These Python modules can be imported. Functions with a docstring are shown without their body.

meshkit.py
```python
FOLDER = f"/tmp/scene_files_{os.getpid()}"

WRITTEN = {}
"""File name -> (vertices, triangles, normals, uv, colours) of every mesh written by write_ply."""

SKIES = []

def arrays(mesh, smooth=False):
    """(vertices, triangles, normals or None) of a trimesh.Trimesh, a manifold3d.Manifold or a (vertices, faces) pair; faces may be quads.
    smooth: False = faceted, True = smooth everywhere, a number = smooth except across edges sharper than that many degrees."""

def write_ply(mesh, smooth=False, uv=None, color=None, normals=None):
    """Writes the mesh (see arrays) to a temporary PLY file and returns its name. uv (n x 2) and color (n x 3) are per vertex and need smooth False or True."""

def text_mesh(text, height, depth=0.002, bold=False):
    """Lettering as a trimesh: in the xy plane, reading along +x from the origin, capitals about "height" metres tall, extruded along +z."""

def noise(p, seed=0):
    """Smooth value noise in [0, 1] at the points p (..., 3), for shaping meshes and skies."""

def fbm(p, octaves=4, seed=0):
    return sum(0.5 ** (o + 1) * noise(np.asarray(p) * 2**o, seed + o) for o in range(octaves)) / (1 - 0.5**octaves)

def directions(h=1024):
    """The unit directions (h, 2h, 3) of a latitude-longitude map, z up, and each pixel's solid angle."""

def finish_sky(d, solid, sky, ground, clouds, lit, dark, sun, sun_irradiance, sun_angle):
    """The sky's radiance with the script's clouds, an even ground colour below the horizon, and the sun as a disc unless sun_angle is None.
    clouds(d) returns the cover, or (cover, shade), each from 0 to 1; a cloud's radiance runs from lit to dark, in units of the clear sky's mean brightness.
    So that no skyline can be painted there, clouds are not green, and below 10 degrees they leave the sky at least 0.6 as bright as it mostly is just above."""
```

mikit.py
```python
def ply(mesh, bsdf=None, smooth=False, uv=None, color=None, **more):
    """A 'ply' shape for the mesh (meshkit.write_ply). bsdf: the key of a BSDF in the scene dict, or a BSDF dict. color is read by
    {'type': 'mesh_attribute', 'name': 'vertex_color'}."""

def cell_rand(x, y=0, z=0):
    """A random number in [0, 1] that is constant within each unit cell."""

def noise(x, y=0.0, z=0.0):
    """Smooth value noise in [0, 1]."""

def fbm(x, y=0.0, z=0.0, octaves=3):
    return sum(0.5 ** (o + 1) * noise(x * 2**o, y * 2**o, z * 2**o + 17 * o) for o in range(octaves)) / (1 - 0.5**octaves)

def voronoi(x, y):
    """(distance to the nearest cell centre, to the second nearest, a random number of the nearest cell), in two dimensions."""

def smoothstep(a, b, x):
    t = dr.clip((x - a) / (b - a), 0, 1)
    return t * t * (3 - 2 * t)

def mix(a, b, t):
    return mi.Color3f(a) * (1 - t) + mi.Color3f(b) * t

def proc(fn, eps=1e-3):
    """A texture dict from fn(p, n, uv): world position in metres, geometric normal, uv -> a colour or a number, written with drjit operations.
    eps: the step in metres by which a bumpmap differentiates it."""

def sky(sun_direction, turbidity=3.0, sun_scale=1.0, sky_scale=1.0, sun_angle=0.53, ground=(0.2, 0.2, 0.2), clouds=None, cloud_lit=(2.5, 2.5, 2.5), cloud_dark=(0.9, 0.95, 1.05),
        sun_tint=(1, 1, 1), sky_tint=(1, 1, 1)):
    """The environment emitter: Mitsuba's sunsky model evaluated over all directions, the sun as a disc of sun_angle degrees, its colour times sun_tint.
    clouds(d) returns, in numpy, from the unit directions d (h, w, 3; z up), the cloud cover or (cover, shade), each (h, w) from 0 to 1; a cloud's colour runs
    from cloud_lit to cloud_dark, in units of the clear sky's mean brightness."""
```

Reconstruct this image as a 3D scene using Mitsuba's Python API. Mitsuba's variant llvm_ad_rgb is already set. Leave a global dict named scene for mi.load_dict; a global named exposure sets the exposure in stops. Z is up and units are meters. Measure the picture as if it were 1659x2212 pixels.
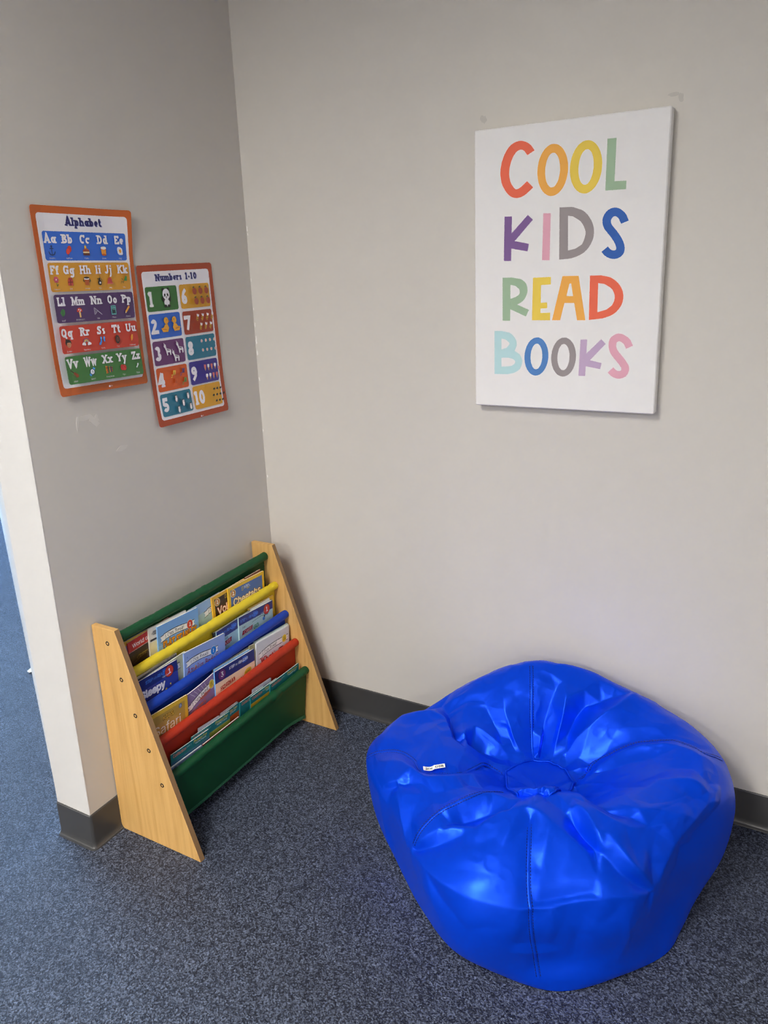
import math, random
import numpy as np, trimesh, mitsuba as mi, mikit, meshkit
import drjit as dr
import shapely
from shapely.geometry import Polygon, LineString, Point, box as sbox
from shapely import affinity
from mikit import noise, fbm, voronoi, cell_rand, smoothstep, mix

T = mi.ScalarTransform4f
scene, labels = {}, {}

# ------------------------------------------------------------------ camera
CAM = np.array([1.5077, -1.9507, 1.4459])
CAM_DIR = np.array([-0.5007, 0.8193, -0.2793])
CAM_DOWN = np.array([0.1029, -0.2641, -0.9590])
FOCAL = 1715.93                      # pixels of the 1659 x 2212 frame
scene['camera'] = {
    'type': 'perspective', 'fov_axis': 'x', 'fov': math.degrees(2 * math.atan(1659 / 2 / FOCAL)),
    'principal_point_offset_x': 71.11 / 1659, 'principal_point_offset_y': 55.46 / 2212,
    'near_clip': 0.05, 'far_clip': 60.0,
    'to_world': T().look_at(origin=CAM.tolist(), target=(CAM + CAM_DIR).tolist(), up=(-CAM_DOWN).tolist()),
}

# ------------------------------------------------------------------ light
exposure = 0.0
scene['sky'] = mikit.sky([0.75, 0.35, 0.55], turbidity=3.0, sun_scale=0.0, sky_scale=110.0, sky_tint=(0.98, 1.0, 1.03), ground=(0.22, 0.22, 0.2))
SKY_SCALE = 1.0
CEIL = 2.5
# recessed ceiling troffers: (x, y, radiance)
TROFFERS = [(0.55, -2.5, 45.0), (0.75, -4.9, 74.0), (-2.6, -4.4, 50.0), (2.6, -5.2, 58.0)]


def lin(c):
    c = np.asarray(c, float) / 255.0
    return np.where(c <= 0.04045, c / 12.92, ((c + 0.055) / 1.055) ** 2.4)


def rgb(c):
    return {'type': 'rgb', 'value': [float(v) for v in np.clip(c, 0, 0.95)]}


def plastic(c, rough=0.5, spec=0.4, **k):
    return {'type': 'twosided', 'bsdf': {'type': 'principled', 'base_color': c if isinstance(c, dict) else rgb(c), 'roughness': rough, 'specular': spec, **k}}


# ------------------------------------------------------------------ materials
def wall_colour(p, n, uv):
    a = fbm(p.x * 3.1 + 7, p.y * 3.1, p.z * 3.1, 3)
    return mi.Color3f(0.585, 0.555, 0.512) * (0.985 + 0.03 * a)


def wall_relief(p, n, uv):
    return fbm(p.x * 260, p.y * 260, p.z * 260, 2)


def carpet_colour(p, n, uv):
    wx = p.x + 0.0012 * noise(p.x * 500, p.y * 500)
    d1, d2, r = voronoi(wx * 400, p.y * 400)
    e1, e2, q = voronoi(wx * 250 + 31, p.y * 250 + 5)
    big = fbm(p.x * 9, p.y * 9, 0.0, 2)
    v = r * r * r * 0.75 + 0.5 * q * q * q * q
    return mix((0.0046, 0.0066, 0.0150), (0.142, 0.170, 0.240), v * (0.85 + 0.3 * big))


def carpet_relief(p, n, uv):
    d1, d2, r = voronoi(p.x * 300 + 3, p.y * 300)
    return 1.0 - d1 + 0.5 * r


def wood_colour(p, n, uv):
    w = fbm(p.x * 14, p.y * 3, p.z * 1.6, 2)
    g = fbm(p.x * 110 + w * 5, p.y * 9 + 3, p.z * 2.6, 3)
    f = noise(p.x * 700, p.y * 20, p.z * 18)
    t = dr.clip(0.72 * g + 0.18 * w + 0.22 * f, 0, 1)
    return mix((0.48, 0.262, 0.078), (0.61, 0.365, 0.128), smoothstep(0.15, 0.85, t))


scene['mat_wall'] = {'type': 'twosided', 'bsdf': {'type': 'bumpmap', 'arbitrary': mikit.proc(wall_relief, 8e-4), 'scale': 0.0002,
                     'bsdf': {'type': 'principled', 'base_color': mikit.proc(wall_colour), 'roughness': 0.55, 'specular': 0.25}}}
scene['mat_white_paint'] = plastic((0.60, 0.585, 0.565), 0.5, 0.3)
scene['mat_ceiling'] = plastic((0.62, 0.62, 0.60), 0.9, 0.1)
scene['mat_carpet'] = {'type': 'twosided', 'bsdf': {'type': 'bumpmap', 'arbitrary': mikit.proc(carpet_relief, 5e-4), 'scale': 0.0016,
                       'bsdf': {'type': 'principled', 'base_color': mikit.proc(carpet_colour), 'roughness': 0.62, 'specular': 0.35, 'sheen': 0.6, 'sheen_tint': 0.3}}}
scene['mat_baseboard'] = plastic((0.045, 0.045, 0.046), 0.32, 0.45)
scene['mat_wood'] = plastic(mikit.proc(wood_colour), 0.42, 0.4)
scene['mat_wood_edge'] = plastic((0.25, 0.145, 0.062), 0.45, 0.35)
scene['mat_bolt'] = {'type': 'twosided', 'bsdf': {'type': 'principled', 'base_color': rgb((0.045, 0.028, 0.018)), 'metallic': 0.6, 'roughness': 0.35}}
scene['mat_dark'] = plastic((0.008, 0.007, 0.007), 0.6, 0.3)
scene['mat_metal_white'] = plastic((0.75, 0.75, 0.74), 0.4, 0.4)
scene['mat_paper'] = plastic((0.78, 0.765, 0.72), 0.8, 0.2)
scene['mat_canvas'] = plastic((0.80, 0.785, 0.775), 0.75, 0.2)
VC = {'type': 'mesh_attribute', 'name': 'vertex_color'}
scene['mat_print'] = plastic(VC, 0.38, 0.45)            # laminated sheets and glossy covers
scene['mat_ink'] = plastic(VC, 0.7, 0.2)

# ------------------------------------------------------------------ helpers
def key_for(name, parent=None):
    base = (parent + '__' if parent else '') + name
    k, i = base, 0
    used = lambda q: q in scene or q in labels or any(s.startswith(q + '__') for s in scene)
    while used(k):
        i += 1
        k = f'{base}_{i:03d}'
    return k


def put(name, mesh, mat, parent=None, smooth=False, label=None, category=None, group=None, kind=None, **kw):
    k = key_for(name, parent)
    scene[k] = mikit.ply(mesh, mat, smooth=smooth, **kw)
    tag(k, label, category, group, kind)
    return k


def tag(k, label=None, category=None, group=None, kind=None):
    d = {n: v for n, v in (('label', label), ('category', category), ('group', group), ('kind', kind)) if v}
    if d:
        labels[k] = d
    return k


def thing(name, label, category, group=None):
    k = key_for(name)
    labels[k] = {'label': label, 'category': category}
    if group:
        labels[k]['group'] = group
    return k


def box(x0, x1, y0, y1, z0, z1, ch=0.0):
    if ch <= 0:
        m = trimesh.creation.box(extents=(x1 - x0, y1 - y0, z1 - z0))
        m.apply_translation(((x0 + x1) / 2, (y0 + y1) / 2, (z0 + z1) / 2))
        return m
    pts = []
    for sx in (0, 1):
        for sy in (0, 1):
            for sz in (0, 1):
                q = np.array([(x0, x1)[sx], (y0, y1)[sy], (z0, z1)[sz]])
                s = np.array([1 - 2 * sx, 1 - 2 * sy, 1 - 2 * sz]) * ch
                for a in range(3):
                    o = s.copy(); o[a] = 0
                    pts.append(q + o)
    return trimesh.convex.convex_hull(np.array(pts))


def polys(g):
    if g.is_empty:
        return []
    return [q for q in getattr(g, 'geoms', [g]) if q.geom_type == 'Polygon' and q.area > 1e-12]


def tri2d(g):
    """Triangles of a shapely area, as (points, faces)."""
    V, F, n = [], [], 0
    for q in polys(g):
        v, f = trimesh.creation.triangulate_polygon(q, engine='earcut')
        V.append(v); F.append(f + n); n += len(v)
    return (np.vstack(V), np.vstack(F)) if V else (np.zeros((0, 2)), np.zeros((0, 3), int))


def extrude(g, h):
    ms = [trimesh.creation.extrude_polygon(q, h, engine='earcut') for q in polys(g)]
    return trimesh.util.concatenate(ms)


def rrect(x0, y0, x1, y1, r):
    return sbox(x0 + r, y0 + r, x1 - r, y1 - r).buffer(r, quad_segs=5)


def ellipse(x, y, rx, ry, rot=0):
    return affinity.rotate(affinity.scale(Point(x, y).buffer(1, quad_segs=6), rx, ry), rot, origin=(x, y))


def stroke(pts, w, cap='flat', join='mitre'):
    return LineString(pts).buffer(w / 2, cap_style=cap, join_style=join, mitre_limit=2.5)


_TXT = {}
def sans(s, h, bold=False, lean=0.0):
    """Plain lettering as flat triangles (points, faces), from x = 0, capitals h tall, baseline at 0."""
    if (s, bold) not in _TXT:
        m = meshkit.text_mesh(s, 1.0, 0.05, bold)
        f = m.faces[m.face_normals[:, 2] > 0.9]
        _TXT[s, bold] = (m.vertices[:, :2].copy(), f)
    v, f = _TXT[s, bold]
    v = v.copy()
    v[:, 0] += lean * v[:, 1]
    used, inv = np.unique(f, return_inverse=True)
    return v[used] * h, inv.reshape(-1, 3)


# a slab-serif hand of my own: strokes and serifs, capitals 1 tall, x-height 0.7
def arc(cx, cy, rx, ry, a0, a1, n=14):
    t = np.radians(np.linspace(a0, a1, n))
    return [(cx + rx * math.cos(a), cy + ry * math.sin(a)) for a in t]


def glyphs(t):
    h = t / 2
    X, D = 0.70, -0.30
    o = lambda cx, rx, ry0, ry1: arc(cx, (ry0 + ry1) / 2, rx - h, (ry1 - ry0) / 2 - h, 0, 360, 26)
    bowl = lambda x, y0, y1, rx: [(x, y1 - h)] + arc(x + 0.16, (y0 + y1) / 2, rx - h, (y1 - y0) / 2 - h, 90, -90) + [(x, y0 + h)]
    arch = lambda x0, x1: [(x0, 0.42)] + arc((x0 + x1) / 2, 0.42, (x1 - x0) / 2, X - h - 0.42, 180, 0)[1:] + [(x1, 0)]
    G = {
        'A': (0.92, [[(.14, 0), (.46, 1 - .02), (.78, 0)], [(.25, .3), (.67, .3)]], [(.14, 0), (.78, 0)]),
        'B': (0.80, [[(.22, 0), (.22, 1)], bowl(.22, .48, 1, .36), bowl(.22, 0, .58, .42)], [(.14, 0), (.14, 1)]),
        'C': (0.82, [arc(.44, .5, .36 - h, .5 - h, 50, 310, 24), [(.72, .66), (.72, .98)]], []),
        'D': (0.86, [[(.22, 0), (.22, 1)], [(.22, 1 - h), (.34, 1 - h)] + arc(.36, .5, .44 - h, .5 - h, 90, -90, 20) + [(.22, h)]], [(.14, 0), (.14, 1)]),
        'E': (0.78, [[(.22, 0), (.22, 1)], [(.1, 1 - h), (.68, 1 - h), (.68, .68)], [(.22, .5), (.54, .5)], [(.1, h), (.70, h), (.70, .33)]], []),
        'F': (0.76, [[(.22, 0), (.22, 1)], [(.1, 1 - h), (.68, 1 - h), (.68, .66)], [(.22, .5), (.54, .5)]], [(.22, 0)]),
        'G': (0.88, [arc(.44, .5, .36 - h, .5 - h, 50, 350, 26), [(.5, .45), (.84, .45)], [(.72, .66), (.72, .98)], [(.72, .45), (.72, .05)]], []),
        'H': (0.96, [[(.2, 0), (.2, 1)], [(.74, 0), (.74, 1)], [(.2, .5), (.74, .5)]], [(.2, 0), (.2, 1), (.74, 0), (.74, 1)]),
        'I': (0.46, [[(.23, 0), (.23, 1)]], [(.23, 0), (.23, 1)]),
        'J': (0.62, [[(.42, 1), (.42, .28)] + arc(.24, .28, .18, .28 - h, 0, -170)], [(.42, 1)]),
        'K': (0.92, [[(.2, 0), (.2, 1)], [(.2, .38), (.72, .96)], [(.38, .55), (.76, .02)]], [(.2, 0), (.2, 1), (.74, 0), (.72, 1)]),
        'L': (0.76, [[(.22, 0), (.22, 1)], [(.1, h), (.68, h), (.68, .38)]], [(.22, 1)]),
        'M': (1.14, [[(.2, 0), (.2, 1)], [(.2, .98), (.56, .2), (.92, .98)], [(.92, 0), (.92, 1)]], [(.17, 0), (.13, 1), (.95, 0), (.99, 1)]),
        'N': (0.98, [[(.2, 0), (.2, 1)], [(.2, .96), (.76, .04)], [(.76, 0), (.76, 1)]], [(.2, 0), (.14, 1), (.76, 1)]),
        'O': (0.88, [o(.44, .38, 0, 1)], []),
        'P': (0.80, [[(.22, 0), (.22, 1)], bowl(.22, .42, 1, .42)], [(.22, 0), (.14, 1)]),
        'Q': (0.90, [o(.44, .38, 0, 1), [(.44, .26), (.80, -.14)]], []),
        'R': (0.90, [[(.22, 0), (.22, 1)], bowl(.22, .44, 1, .40), [(.44, .5), (.72, .03)]], [(.22, 0), (.14, 1), (.76, 0)]),
        'S': (0.74, [arc(.37, .72, .29 - h, .28 - h, 20, 270, 18) + arc(.37, .28, .31 - h, .28 - h, 90, -160, 18)[1:], [(.60, .66), (.60, .98)], [(.13, .34), (.13, .02)]], []),
        'T': (0.84, [[(.42, 0), (.42, 1)], [(.1, .66), (.1, 1 - h), (.74, 1 - h), (.74, .66)]], [(.42, 0)]),
        'U': (0.94, [[(.2, 1), (.2, .34)] + arc(.46, .34, .26, .34 - h, 180, 360, 16)[1:] + [(.72, 1)]], [(.2, 1), (.72, 1)]),
        'V': (0.90, [[(.14, 1), (.45, .03), (.76, 1)]], [(.14, 1), (.76, 1)]),
        'W': (1.20, [[(.14, 1), (.38, .03), (.60, .9), (.82, .03), (1.06, 1)]], [(.14, 1), (1.06, 1)]),
        'X': (0.90, [[(.14, 0), (.74, 1)], [(.14, 1), (.74, 0)]], [(.16, 0), (.16, 1), (.74, 0), (.74, 1)]),
        'Y': (0.90, [[(.14, 1), (.45, .46), (.76, 1)], [(.45, .5), (.45, 0)]], [(.14, 1), (.76, 1), (.45, 0)]),
        'Z': (0.80, [[(.13, .68), (.13, 1 - h), (.62, 1 - h), (.16, h), (.68, h), (.68, .34)]], []),
        'a': (0.74, [o(.34, .28, 0, X), [(.56, X), (.56, 0)]], [(.60, 0), (.60, X)]),
        'b': (0.74, [o(.40, .28, 0, X), [(.18, 1), (.18, 0)]], [(.12, 1)]),
        'c': (0.64, [arc(.35, .35, .29 - h, .35 - h, 40, 320, 20), [(.56, .46), (.56, .68)]], []),
        'd': (0.74, [o(.34, .28, 0, X), [(.56, 1), (.56, 0)]], [(.48, 1), (.62, 0)]),
        'e': (0.68, [[(.10, .35), (.58, .35)] + arc(.35, .35, .29 - h, .35 - h, 0, 310, 22)], []),
        'f': (0.52, [[(.22, 0), (.22, .74)] + arc(.40, .74, .18, .26 - h, 180, 50, 8), [(.06, .62), (.44, .62)]], [(.24, 0)]),
        'g': (0.74, [o(.34, .28, 0, X), [(.56, X), (.56, -.06)] + arc(.34, -.06, .22, .20, 0, -150, 10)], [(.62, X)]),
        'h': (0.78, [[(.18, 0), (.18, 1)], arch(.18, .58)], [(.18, 0), (.12, 1), (.60, 0)]),
        'i': (0.42, [[(.21, 0), (.21, X)], [(.21, .80), (.21, 1.0)]], [(.21, 0), (.16, X)]),
        'j': (0.42, [[(.25, X), (.25, -.08)] + arc(.11, -.08, .14, .18, 0, -120, 8), [(.25, .80), (.25, 1.0)]], [(.20, X)]),
        'k': (0.78, [[(.18, 0), (.18, 1)], [(.2, .28), (.58, .66)], [(.34, .40), (.62, .02)]], [(.18, 0), (.12, 1), (.62, 0), (.58, X)]),
        'l': (0.42, [[(.21, 0), (.21, 1)]], [(.21, 0), (.15, 1)]),
        'm': (1.10, [[(.18, 0), (.18, X)], arch(.18, .55), arch(.55, .92)], [(.16, 0), (.12, X), (.55, 0), (.94, 0)]),
        'n': (0.78, [[(.18, 0), (.18, X)], arch(.18, .58)], [(.16, 0), (.12, X), (.60, 0)]),
        'o': (0.70, [o(.35, .30, 0, X)], []),
        'p': (0.76, [o(.42, .28, 0, X), [(.20, X), (.20, D)]], [(.14, X), (.20, D)]),
        'q': (0.76, [o(.34, .28, 0, X), [(.56, X), (.56, D)]], [(.62, X), (.56, D)]),
        'r': (0.60, [[(.18, 0), (.18, X)], [(.18, .40)] + arc(.40, .40, .22, X - h - .40, 180, 40, 8)], [(.20, 0), (.12, X)]),
        's': (0.58, [arc(.29, .515, .23 - h, .185 - h, 20, 270, 14) + arc(.29, .185, .24 - h, .185 - h, 90, -160, 14)[1:]], []),
        't': (0.52, [[(.22, .95), (.22, .22)] + arc(.38, .22, .16, .22 - h, 180, 320, 8)[1:], [(.05, .62), (.44, .62)]], []),
        'u': (0.78, [[(.18, X), (.18, .28)] + arc(.37, .28, .19, .28 - h, 180, 360, 12)[1:], [(.56, X), (.56, 0)]], [(.12, X), (.52, X), (.62, 0)]),
        'v': (0.70, [[(.12, X), (.35, .03), (.58, X)]], [(.12, X), (.58, X)]),
        'w': (1.00, [[(.12, X), (.31, .03), (.50, .62), (.69, .03), (.88, X)]], [(.12, X), (.88, X)]),
        'x': (0.74, [[(.13, 0), (.60, X)], [(.13, X), (.60, 0)]], [(.14, 0), (.14, X), (.60, 0), (.60, X)]),
        'y': (0.72, [[(.12, X), (.37, .08)], [(.60, X), (.28, -.27), (.12, -.22)]], [(.12, X), (.60, X)]),
        'z': (0.62, [[(.12, .45), (.12, X - h), (.48, X - h), (.14, h), (.52, h), (.52, .25)]], []),
        '1': (0.62, [[(.32, 0), (.32, 1)], [(.30, .93), (.10, .78)]], [(.32, 0)]),
        '2': (0.78, [arc(.38, .70, .30 - h, .30 - h, 170, -35, 16) + [(.16, h), (.70, h), (.70, .25)]], []),
        '3': (0.74, [arc(.34, .73, .28 - h, .27 - h, 160, -90, 16), arc(.34, .29, .34 - h, .29 - h, 90, -160, 16)], []),
        '4': (0.80, [[(.50, 0), (.50, .98)], [(.46, .98), (.10, .34), (.72, .34)]], [(.50, 0)]),
        '5': (0.76, [[(.62, 1 - h), (.20, 1 - h), (.18, .56)] + arc(.36, .32, .34 - h, .32 - h, 110, -150, 18)], []),
        '6': (0.78, [o(.38, .32, 0, .60), [(.58, .98), (.34, .80)] + arc(.42, .40, .34 - h + .02, .30, 130, 190, 6)], []),
        '7': (0.74, [[(.12, .72), (.12, 1 - h), (.62, 1 - h), (.32, 0)]], []),
        '8': (0.76, [o(.38, .29, .46, 1), o(.38, .33, 0, .56)], []),
        '9': (0.78, [o(.40, .32, .40, 1), [(.64, .66), (.56, .34), (.26, .02)]], []),
        '0': (0.80, [o(.40, .34, 0, 1)], []),
        '-': (0.46, [[(.08, .38), (.38, .38)]], []), "'": (0.26, [[(.13, 1), (.13, .72)]], []),
        '!': (0.34, [[(.17, .32), (.17, 1)], [(.17, 0), (.17, .17)]], []), ' ': (0.36, [], []), '.': (.3, [[(.15, 0), (.15, .18)]], []),
    }
    return G


_GL = {}
def slab(s, h, t=0.2, gap=0.06, serif=True, lean=0.0):
    """Slab-serif lettering as a shapely area, from x = 0, capitals h tall, baseline at 0; also its width."""
    if t not in _GL:
        _GL[t] = glyphs(t)
    x, out = 0.0, []
    for c in s:
        w, strokes, serifs = _GL[t][c]
        a = [LineString(q).buffer(t / 2, cap_style='flat', join_style='mitre', mitre_limit=1.6, quad_segs=3) for q in strokes]
        if serif:
            sh = min(0.16, t * 0.8)
            for sx, sy in serifs:
                y0 = max(sy - sh, 0) if sy > 0 else (0 if sy == 0 else sy)
                a.append(sbox(sx - 0.09 - t * .45, y0, sx + 0.09 + t * .45, y0 + sh))
        if a:
            out.append(affinity.translate(shapely.union_all(a), x, 0))
        x += w + gap
    g = shapely.union_all(out)
    g = affinity.affine_transform(g, [h, lean * h, 0, h, 0, 0])
    return g, (x - gap) * h


class Print:
    """Flat print: coloured areas laid over one another on a sheet, in sheet units (x right, y up), each a hair above the last."""
    def __init__(self):
        self.V, self.F, self.C, self.H, self.n, self.level, self.clip = [], [], [], [], 0, 0, None

    def raw(self, v, f, c, level=None):
        if len(f) == 0:
            return
        c = lin(c) if max(c) > 1 else np.array(c, float)
        v = np.asarray(v, float)
        f = np.asarray(f)
        a = v[f]
        flip = np.cross(a[:, 1] - a[:, 0], a[:, 2] - a[:, 0]) < 0
        f = np.where(flip[:, None], f[:, ::-1], f)
        self.V.append(v); self.F.append(f + self.n); self.C.append(np.tile(c, (len(v), 1)))
        self.H.append(np.full(len(v), self.level if level is None else level)); self.n += len(v)

    def add(self, g, c, up=1):
        self.level += up
        if self.clip is not None:
            g = g.intersection(self.clip)
        self.raw(*tri2d(g), c)

    def sans(self, s, x, y, h, c, bold=False, lean=0.0, centre=False, rot=0.0, width=None):
        v, f = sans(s, h, bold, lean)
        if width:
            v[:, 0] *= width / v[:, 0].max()
        if centre:
            v[:, 0] -= v[:, 0].max() / 2
        a = math.radians(rot)
        v = v @ np.array([[math.cos(a), math.sin(a)], [-math.sin(a), math.cos(a)]]) + [x, y]
        self.level += 1
        if self.clip is not None:
            g = shapely.union_all([Polygon(v[q]) for q in f if Polygon(v[q]).area > 0]).intersection(self.clip)
            return self.raw(*tri2d(g), c)
        self.raw(v, f, c)

    def slab(self, s, x, y, h, c, t=0.2, centre=True, gap=0.06, serif=True, lean=0.0, width=None, rot=0):
        g, w = slab(s, h, t, gap, serif, lean)
        k = width / w if width else 1.0
        g = affinity.scale(g, k, 1, origin=(0, 0))
        g = affinity.translate(g, x - (w * k / 2 if centre else 0), y)
        if rot:
            g = affinity.rotate(g, rot, origin=(x, y))
        self.add(g, c)

    def mesh(self, at, step=0.0001, maxedge=None):
        """at(x, y, height) -> points; returns mesh and colours."""
        V, F, C, H = np.vstack(self.V), np.vstack(self.F), np.vstack(self.C), np.concatenate(self.H)
        if maxedge:
            A = np.c_[V, H, C]
            A, F = self._sub(A, F, maxedge)
            V, H, C = A[:, :2], A[:, 2], A[:, 3:]
        P = at(V[:, 0], V[:, 1], H * step)
        return trimesh.Trimesh(P, F, process=False), C

    @staticmethod
    def _sub(A, F, maxedge):
        for _ in range(14):
            a, b, c = A[F[:, 0]], A[F[:, 1]], A[F[:, 2]]
            L = np.stack([np.hypot(*(x - y)[:, :2].T) for x, y in ((a, b), (b, c), (c, a))], 1)
            bad = L.max(1) > maxedge
            if not bad.any():
                break
            keep, FF, LL = F[~bad], F[bad], L[bad]
            k = LL.argmax(1)
            r = np.arange(len(FF))
            i, j, o = FF[r, k], FF[r, (k + 1) % 3], FF[r, (k + 2) % 3]
            m = np.arange(len(FF)) + len(A)
            A = np.vstack([A, (A[i] + A[j]) / 2])
            F = np.vstack([keep, np.c_[i, m, o], np.c_[m, j, o]])
        return A, F

# ------------------------------------------------------------------ the setting
WL, WT = 0.8466, 0.1238           # length of the left wall up to its free end, and its thickness
X0, X1, Y0, Y1 = -3.7, 3.3, -6.2, 2.6


def struct(name, mesh, mat, label, parent=None, **kw):
    return put(name, mesh, mat, parent, label=label, kind='structure' if parent is None else None, **kw)


struct('floor', box(X0 - .1, X1 + .1, Y0 - .1, Y1 + .1, -0.06, 0.0), 'mat_carpet', 'dark navy speckled carpet floor')
lamp_holes = [(x - 0.3, x + 0.3, y - 0.6, y + 0.6) for x, y, e in TROFFERS]
cg = sbox(X0 - .1, Y0 - .1, X1 + .1, Y1 + .1)
for a, b, c, d in lamp_holes:
    cg = cg.difference(sbox(a, c, b, d))
cm = extrude(cg, 0.08); cm.apply_translation((0, 0, CEIL))
struct('ceiling', cm, 'mat_ceiling', 'white ceiling with recessed lamps')
struct('wall_back', box(-WT, X1, 0.0, 0.12, 0, CEIL), 'mat_wall', 'warm grey painted wall behind the beanbag')
# the left wall: a partition whose free end faces the camera; its end face is painted white
lw = trimesh.creation.extrude_polygon(Polygon([(0, -WL), (0, Y1), (-WT, Y1), (-WT, -WL)]), CEIL)
struct('wall_left', box(-WT, 0, -WL + 0.002, Y1, 0, CEIL), 'mat_wall', 'warm grey partition wall carrying the two posters')
struct('trim_1', box(-WT - 0.0005, 0.0005, -WL, -WL + 0.004, 0.0, CEIL, 0.0012), 'mat_white_paint', 'white painted end of the partition wall')
struct('wall_right', box(X1, X1 + .1, Y0, 0.12, 0, CEIL), 'mat_wall', 'grey wall on the far right, out of view')
struct('wall_rear', box(X0, X1, Y0 - .1, Y0, 0, CEIL), 'mat_wall', 'grey wall behind the camera')
# slanting white wall in the neighbouring space, seen past the partition's end
d_ = np.array([-2.756 + 0.262, 0.892 + 0.7516]); d_ /= np.linalg.norm(d_); n_ = np.array([-d_[1], d_[0]]) * -0.1
P0 = np.array([-0.262, -0.7516]) + d_ * 0.02; P1 = P0 + d_ * 4.0
wb = trimesh.creation.extrude_polygon(Polygon([P0, P1, P1 + n_, P0 + n_]), CEIL)
struct('wall_beyond', wb, 'mat_white_paint', 'white wall in the space beyond the partition')
# window wall far on the left
wy0, wy1, wz0, wz1 = -0.6, 2.0, 0.30, 2.45
wg = sbox(Y0, 0, Y1, CEIL).difference(sbox(wy0, wz0, wy1, wz1))
wm = extrude(wg, 0.12)
wm.apply_transform(np.array([[0, 0, 1, X0 - .12], [1, 0, 0, 0], [0, 1, 0, 0], [0, 0, 0, 1.0]]))
struct('wall_window', wm, 'mat_white_paint', 'white window wall beyond the partition')
fr = [box(X0 - .09, X0 - .03, wy0 + i * (wy1 - wy0) / 4 - .025, wy0 + i * (wy1 - wy0) / 4 + .025, wz0, wz1) for i in range(5)]
fr += [box(X0 - .09, X0 - .03, wy0, wy1, z - .025, z + .025) for z in (wz0, wz1)]
struct('window_1', trimesh.util.concatenate(fr), 'mat_metal_white', 'white window frame')


def base_profile(L, h=0.1, t=0.004, toe=0.011):
    """Vinyl cove base: thin top, a curved toe at the floor; along x, wall at y = 0, room towards -y."""
    c = [(0, h), (-t * .6, h), (-t, h - .002), (-t, .02)] + [(-t - (toe - t) * (1 - math.cos(a)), .02 - .0165 * math.sin(a)) for a in np.linspace(0.15, math.pi / 2, 7)] + [(-toe - .001, 0.0), (0, 0)]
    return c


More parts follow.
